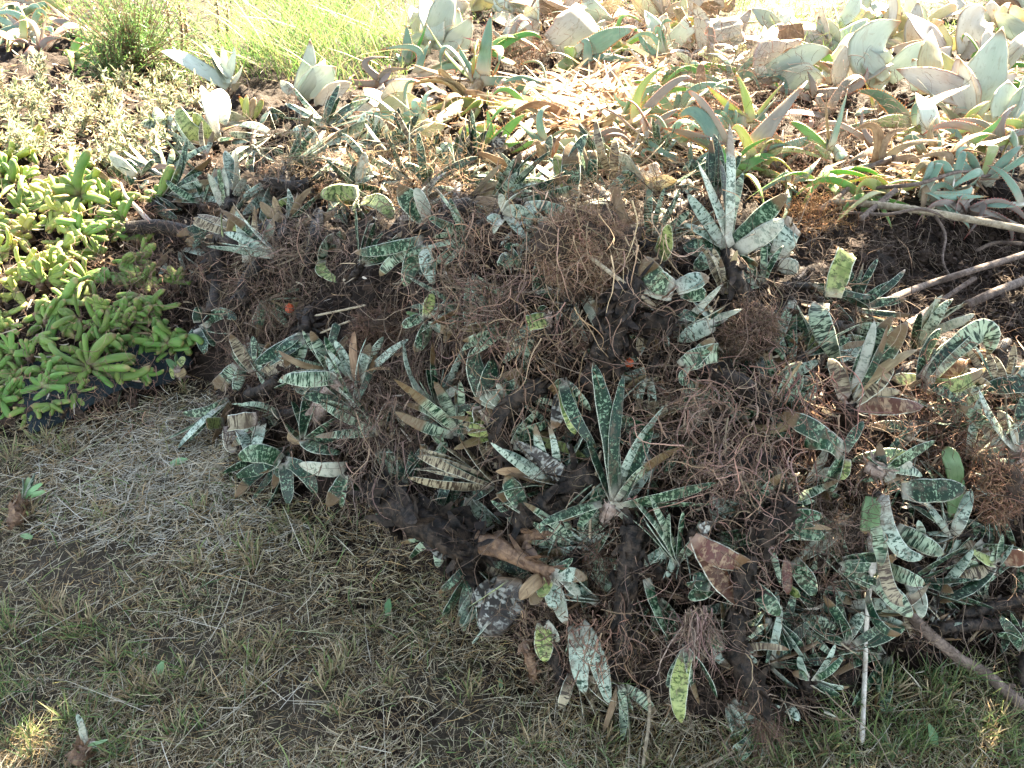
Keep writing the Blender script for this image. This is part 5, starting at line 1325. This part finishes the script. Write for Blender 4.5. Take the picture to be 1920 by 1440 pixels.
# dark plastic sheet under the left heap
xs = np.linspace(0, 1, 40); ys = np.linspace(0, 1, 22)
U, Vv = np.meshgrid(xs, ys)
a = pt(60, 830, st(60, 830)); b = pt(365, 690, st(365, 690)); c_ = pt(330, 640, st(330, 640)); d_ = pt(40, 700, st(40, 700))
gxy = a[None, None, :2] * ((1 - U) * (1 - Vv))[..., None] + b[:2] * (U * (1 - Vv))[..., None] + c_[:2] * (U * Vv)[..., None] + d_[:2] * ((1 - U) * Vv)[..., None]
px_ = gxy[..., 0]; py_ = gxy[..., 1]
pz_ = H(px_, py_) + .010 + .008 * vnoise(px_, py_, 16, 61) + .006 * vnoise(px_, py_, 38, 62)
o = grid_mesh('plastic_sheet', px_, py_, pz_, MAT['tarp'])
so = o.modifiers.new('thickness', 'SOLIDIFY'); so.thickness = .002
tag(o, 'dark crumpled plastic sheet showing under the finger-leaved succulents', 'plastic sheet')

# small bright weeds on the lawn
for x, y, l, ang, lb in ((727, 1155, 34, 88, 'toothed green weed leaf lying flat on the lawn'), (320, 873, 36, 20, 'light green leaf lying on the straw near the foot of the heap'), (62, 1012, 26, 170, 'small green weed leaf at the left edge of the lawn'), (295, 1270, 34, 75, 'narrow green weed blade standing in the lawn'), (940, 1290, 20, 100, 'tiny round green seedling in front of the heap'), (1755, 1400, 44, 100, 'green grass-like weed at the bottom of the shaded lawn'), (1140, 1345, 20, 60, 'green seedling below the double leaf on the grass')):
    t = st(x, y); P0 = CPOS + (t - .006) * ray(x, y); P0[2] = max(P0[2], .006)
    a = math.radians(ang); P1 = P0 + l * t / FPX * (math.cos(a) * RIGHT + math.sin(a) * np.array([0, .85, .5]))
    mb = MB(); leaf(mb, P0, P1, l * .42 * t / FPX, 'broad', nz(np.array([.1, -.4, .9])), (P0 + P1) / 2 + np.array([0, 0, .006]), th=.0012)
    tag(mb.build('weed_leaf', MAT['s'], origin=P0), lb, 'weed')

# ------------------------------------------------------------------ the finger-leaved succulents of the left heap
USED = set()


def spread(poly, n, gap, avoid=0):
    pts = []
    for x, y in sample(poly, n * 14):
        if any((x - a) ** 2 + (y - b) ** 2 < avoid ** 2 for a, b in HEROPTS):
            continue
        if all((x - a) ** 2 + (y - b) ** 2 > gap ** 2 for a, b in pts):
            pts.append((x, y))
        if len(pts) >= n:
            break
    return pts


def where(x, y, skip=0):
    d = sorted(LANDMARKS, key=lambda m: (m[0] - x) ** 2 + (m[1] - y) ** 2)[skip]
    dx, dy = x - d[0], y - d[1]
    if abs(dy) > abs(dx):
        w = 'below' if dy > 0 else 'above'
    else:
        w = 'right of' if dx > 0 else 'left of'
    if math.hypot(dx, dy) > 110:
        w = 'well ' + w
    else:
        w = 'just ' + w
    return f'{w} {d[2]}'


def unique(first, x, y, variants=()):
    """a label that no other thing carries: its look, then the marks it stands beside"""
    for k in range(6):
        for v in ('',) + tuple(variants):
            lb = f'{v} {first}'.strip() + ' ' + where(x, y, k)
            if lb not in USED and len(lb.replace('-', ' ').split()) <= 17:
                USED.add(lb)
                return lb
    return None


def dirword(a):
    return ('pointing right', 'pointing up', 'pointing left', 'pointing down')[int(((math.degrees(a) + 45) % 360) // 90)]


LANDMARKS.extend([(130, 545, 'the big arching finger clump'), (190, 660, 'the front finger clump'), (60, 420, 'the brightest finger clump'), (250, 70, 'the needle-leaved shrub')])


def fingers(label, bx, by, leaves, single=True, mats=('F',), lift=.03, group=None):
    t0 = st(bx, by) - lift; B = CPOS + t0 * ray(bx, by)
    r = empty('finger_succulent', B); r['_px'] = float(bx); r['_py'] = float(by)
    tag(r, label, 'succulent', group)
    allb = MB()
    for x, y, w in leaves:
        t1 = min(t0 - random.uniform(-.1, .7) * np.hypot(x - bx, y - by) / FPX * t0, st(x, y) - .01)
        P1 = CPOS + t1 * ray(x, y); P0 = B + (P1 - B) * .06 + np.array([random.gauss(0, .003) for _ in range(3)])
        n = nz(CAMDIR(B) + np.array([random.gauss(0, .4) for _ in range(3)]) + (0, 0, .4))
        Lg = np.linalg.norm(P1 - P0)
        mb = MB() if single else allb
        leaf(mb, P0, P1, w * (.8 if single else 1) * t0 / FPX, 'finger', n, (P0 + P1) / 2 + n * Lg * random.uniform(-.05, .4) + np.array([random.gauss(0, .17) for _ in range(3)]) * Lg, K=11, M=8)
        if single:
            mb.build('leaf', MAT[random.choice(mats)], r)
    if not single:
        allb.build('foliage', MAT[random.choice(mats)], r)
    mb = MB(); bark_tube(mb, np.array([B + CAMDIR(B) * .004, B - (0, 0, .012), B + FWD * .02 - (0, 0, .03)]), 7 * t0 / FPX, flakes=3)
    mb.build('stem', MAT['husk'], r)
    return r


def rays_(bx, by, n, l0, l1, a0=0, a1=360, w0=7, w1=14):
    out = []
    a1 = a0 + random.uniform(120, 300) if a1 is None else a1
    for i in range(n):
        a = math.radians(random.uniform(a0, a1)); l = random.uniform(l0, l1)
        out.append((bx + l * math.cos(a), by - l * math.sin(a) * .85, random.uniform(w0, w1)))
    return out


fingers('big finger-leaved succulent with one long arching leaf', 115, 575, [(145, 522, 24), (142, 635, 24), (160, 572, 16), (155, 610, 14), (70, 590, 20), (60, 565, 16), (50, 630, 22), (88, 655, 24), (90, 615, 18), (40, 605, 16), (95, 540, 15)])
fingers('front finger-leaved succulent spreading bright leaves onto the plastic sheet', 170, 690, [(30, 770, 20), (60, 758, 18), (98, 760, 24), (255, 668, 20), (282, 685, 22), (218, 628, 24), (245, 690, 20), (160, 735, 20), (95, 640, 18), (150, 655, 16), (200, 640, 14), (130, 700, 18), (100, 690, 18), (215, 730, 14), (160, 625, 13), (150, 720, 22)])
fingers('finger-leaved succulent with leaves curled against the dark plant', 318, 640, [(345, 645, 24), (285, 615, 18), (350, 630, 16), (330, 620, 14), (262, 640, 14), (300, 660, 14)])
fingers('sunlit finger-leaved succulent with a thick leaf pointing at the black trunk', 150, 370, [(205, 380, 22), (170, 278, 22), (110, 330, 22), (130, 320, 20), (95, 360, 24), (180, 345, 18), (135, 400, 22), (100, 390, 20)])
fingers('pair of smooth green blades held up in the shade below the spotted plants', 300, 375, [(325, 310, 24), (295, 345, 16), (270, 365, 18), (285, 385, 16), (312, 340, 16), (255, 370, 16)])
fingers('long leaf succulent stretching towards the white twig', 150, 420, [(212, 428, 18), (215, 412, 14), (120, 440, 20), (170, 450, 18), (100, 415, 18), (140, 462, 18)])
ICEQ = np.array(spread(ICE, 260, 15))
for x, y in ICEQ[np.argsort(ICEQ[:, 1])]:
    if x < -60:
        continue
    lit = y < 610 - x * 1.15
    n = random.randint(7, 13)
    mats = (('L', 'L', 'F') if lit else ('F',))  # clumps in the sun take the leaf colour with sunlight painted in
    big = random.random() < .5
    look = f"{'sunlit lime' if lit else 'shaded green'} finger-leaved {'clump' if big else 'tuft'} with {n} stubby leaves"
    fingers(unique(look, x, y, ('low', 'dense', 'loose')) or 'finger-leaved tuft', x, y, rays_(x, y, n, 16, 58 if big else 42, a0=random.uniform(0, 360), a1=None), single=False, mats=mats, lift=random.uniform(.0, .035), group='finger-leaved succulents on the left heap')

# ------------------------------------------------------------------ spotted succulents half buried in between
def filler(x, y):
    a0 = random.uniform(0, 2 * math.pi); n = random.randint(5, 10); sp = math.radians(random.choice([random.uniform(30, 90), random.uniform(60, 190)]))
    s = .72 + .28 * np.clip((y - 200) / 700, 0, 1)
    look = random.choices(['g', 'd', 'p', 'n', 'b', 'y', 'k', 'r', 'x', 'w'], [7, 10, 4, 6, 3, .8, .6, .5, .3, 1.2])[0]
    names = dict(g='mottled green', d='dark spotted', p='bluish mottled', n='green banded', b='brown banded', y='yellowish mottled', k='blackened spotted', r='reddened', x='withered brown', w='whitened')
    lv = []
    l0 = random.uniform(80, 165) * s
    for i in range(n):
        a = a0 + sp * ((i + .5) / n - .5) + random.gauss(0, .12); l = l0 * random.uniform(.6, 1.1)
        m = look if random.random() < .8 else random.choice('gdpbx')
        o = dict(m=m, roll=random.gauss(0, .95))
        if random.random() < .04:
            o['k'] = 'torn'
        lv.append((x + l * math.cos(a), y - l * math.sin(a) * .9, random.uniform(12, 25) * s, o))
    lb = unique(f'{names[look]} {n}-leaved plant {dirword(a0)}', x, y)
    stem = None
    if random.random() < .4:
        b = a0 + math.pi + random.gauss(0, .4); sl = random.uniform(40, 90) * s
        stem = [(x + sl * .5 * math.cos(b), y - sl * .5 * math.sin(b), .02), (x + sl * math.cos(b), y - sl * math.sin(b), .005)]
    if lb:
        gast(lb, x, y, lv, lift=random.uniform(.0, .035), stem=stem, stem_r=random.uniform(9, 15) * s, roots=random.choice([0, 25, 45]), roots_len=70 * s, group='spotted succulents half buried in the heap', tw=random.uniform(-.1, .4))


for x, y in spread(GAST, 205, 32, 19):
    if x < 1980:
        filler(x, y)
for x, y in spread([(200, 220), (500, 180), (700, 240), (640, 330), (380, 420), (230, 350)], 16, 36, 22):
    filler(x, y)
for x, y in spread([(640, 250), (850, 290), (1000, 300), (1300, 290), (1340, 360), (1000, 385), (640, 350)], 46, 24, 12):
    filler(x, y)

# ------------------------------------------------------------------ aloes in between, grey groundcover, shrub, upright stems
for x, y in spread(ALOE, 120, 30, 18) + spread([(0, 15), (170, 20), (190, 115), (0, 120)], 9, 26):
    if x > 1960:
        continue
    n = random.randint(4, 7); a0 = random.uniform(0, 6.28)
    look = random.choice('AAAYVBx'); nm = dict(A='blue-green', Y='yellowish', V='purplish', B='bright green', x='withered')[look]
    s = .62 + .25 * np.clip(y / 300, 0, 1)
    lv = []
    for i in range(n):
        a = a0 + 3.6 * ((i + .5) / n - .5) * random.uniform(.6, 1.3); l = random.uniform(75, 190) * s
        tx, ty = x + l * math.cos(a), y - l * math.sin(a) * .55
        lv.append((tx, ty, random.uniform(15, 27) * s, dict(m=look, roll=random.gauss(0, .8), mid=((x + tx) / 2 + random.gauss(0, 16), (y + ty) / 2 - random.uniform(-8, 40)))))
    lb = unique(f'{nm} {n}-leaved aloe {dirword(a0)}', x, y)
    if lb:
        aloe(lb, x, y, lv, lift=random.uniform(0, .03), group='aloes lying in the far heap')

AG = [(980, 0), (1300, 0), (1480, 60), (1620, 30), (1920, 0), (1950, 260), (1700, 260), (1560, 200), (1300, 150), (1000, 90), (780, 110), (760, 10)]
for x, y in spread(AG, 40, 40, 24):
    n = random.randint(3, 5); s = random.uniform(.55, 1.0) * (.8 + y / 500)
    a0 = random.uniform(.2, 2.9); lv = []
    pal = random.choice([('G', 'G', 'P'), ('P', 'P', 'O'), ('G', 'O', 'G'), ('P', 'G', 'x')])
    for i in range(n):
        a = a0 + random.uniform(-1.4, 1.4); l = random.uniform(70, 150) * s
        lv.append((x + l * math.cos(a), y - l * math.sin(a) * .9, random.uniform(28, 58) * s, dict(m=random.choice(pal), k='torn' if random.random() < .25 else 'broad', roll=random.gauss(0, .7), bulge=random.uniform(-.1, .3))))
    lb = unique(f"{dict(G='grey-green', P='pinkish', O='yellowing')[pal[0]]} broad-leaved plant with {n} leaves {dirword(a0)}", x, y)
    if lb:
        agave(lb, x, y, lv, lift=random.uniform(.01, .05), group='broad-leaved plants on the far heap')


def cushion(name, cat, label, x, y, n, l, mat_cols, w, group=None, h=.06, up=.9):
    p0 = on_surface(np.array([[x, y]]))[0]
    o = empty(name, p0); tag(o, label, cat, group)
    mb = MB(); stems = MB()
    ns = max(3, n // 26)
    e = p0 + nz(RG.normal(size=(ns, 3)) + np.array([0, 0, up])) * h * RG.uniform(.5, 1.2, (ns, 1))
    P = np.stack([p0 + (e - p0) * s + RG.normal(0, .004, (ns, 3)) for s in np.linspace(0, 1, 5)], 1)
    tubes(stems, P, np.full((ns, 5), .0018) * np.linspace(1, .5, 5), M=4, col=np.full((ns, 3), (.2, .13, .08)))
    k = RG.integers(0, ns, n); s = RG.uniform(.25, 1.0, n)
    b = p0 + (e[k] - p0) * s[:, None]
    d = nz(nz(e[k] - p0) * .5 + RG.normal(size=(n, 3)) * .7)
    L = l * RG.uniform(.6, 1.2, n)
    blades(mb, b, d, L, w * RG.uniform(.7, 1.2, n), RG.normal(0, .15, (n, 3)) * L[:, None], pick(mat_cols, n), K=5, blunt=.2)
    mb.build('foliage', MAT['grass'], o)
    stems.build('stem', MAT['root'], o)
    return o


GREY = np.array([(.22, .25, .16), (.30, .30, .21), (.16, .19, .10), (.34, .28, .18), (.10, .12, .06)])
for i, (x, y) in enumerate(spread(COVER, 62, 27)):
    if x > -50:
        lb = unique('low grey-green groundcover tuft', x, y, ('feathery', 'dense', 'straggly', 'pale', 'sunlit', 'dry'))
        if lb:
            cushion('groundcover_tuft', 'groundcover', lb, x, y, 240, .026, GREY, .006, 'grey groundcover tufts on the left heap', h=.10)
SH = np.array([(.06, .12, .035), (.09, .17, .045), (.12, .2, .06), (.05, .1, .03)])
cushion('needle_shrub', 'shrub', 'bushy needle-leaved green shrub at the top of the left heap', 255, 125, 5200, .024, SH, .0034, h=.36, up=1.8)
cushion('needle_shrub', 'shrub', 'smaller needle-leaved shrub in front of the bushy one', 215, 150, 1500, .02, SH, .0034, h=.2, up=1.4)
for i, (x, y, tx, ty) in enumerate(((318, 105, 312, 0), (342, 112, 335, -5), (350, 100, 345, 10), (410, 60, 402, -20), (425, 70, 425, 5))):
    t = st(x, y) - .01
    P0 = CPOS + t * ray(x, y); P1 = CPOS + (t - .02) * ray(tx, ty)
    o = empty('upright_stem', P0)
    mb = MB(); bark_tube(mb, np.array([P0, (P0 + P1) / 2 + (.006, 0, 0), P1]), .008, rings=False, flakes=0, taper=.5, M=8); mb.build('stem', MAT['husk'], o)
    mb = MB(); n = 90; s = RG.uniform(.05, 1, n)
    blades(mb, P0 + (P1 - P0) * s[:, None], nz(RG.normal(size=(n, 3)) + np.array([0, 0, .8])), RG.uniform(.012, .03, n), np.full(n, .005), RG.normal(0, .004, (n, 3)), pick(np.array([(.45, .38, .26), (.38, .3, .18), (.3, .3, .14)]), n), K=4)
    mb.build('foliage', MAT['dead'], o)
    tag(o, ('thick reddish stem clothed in dry leaves beside the needle-leaved shrub', 'tallest reddish dry stem next to the bushy shrub', 'leaning dry stem in front of the meadow grass', 'dry flower stem standing in the meadow grass', 'short dry stem at the root of the meadow grass')[i], 'dry stem')

for o in list(bpy.data.objects):
    for k in ('_o', '_px', '_py'):
        if k in o:
            del o[k]
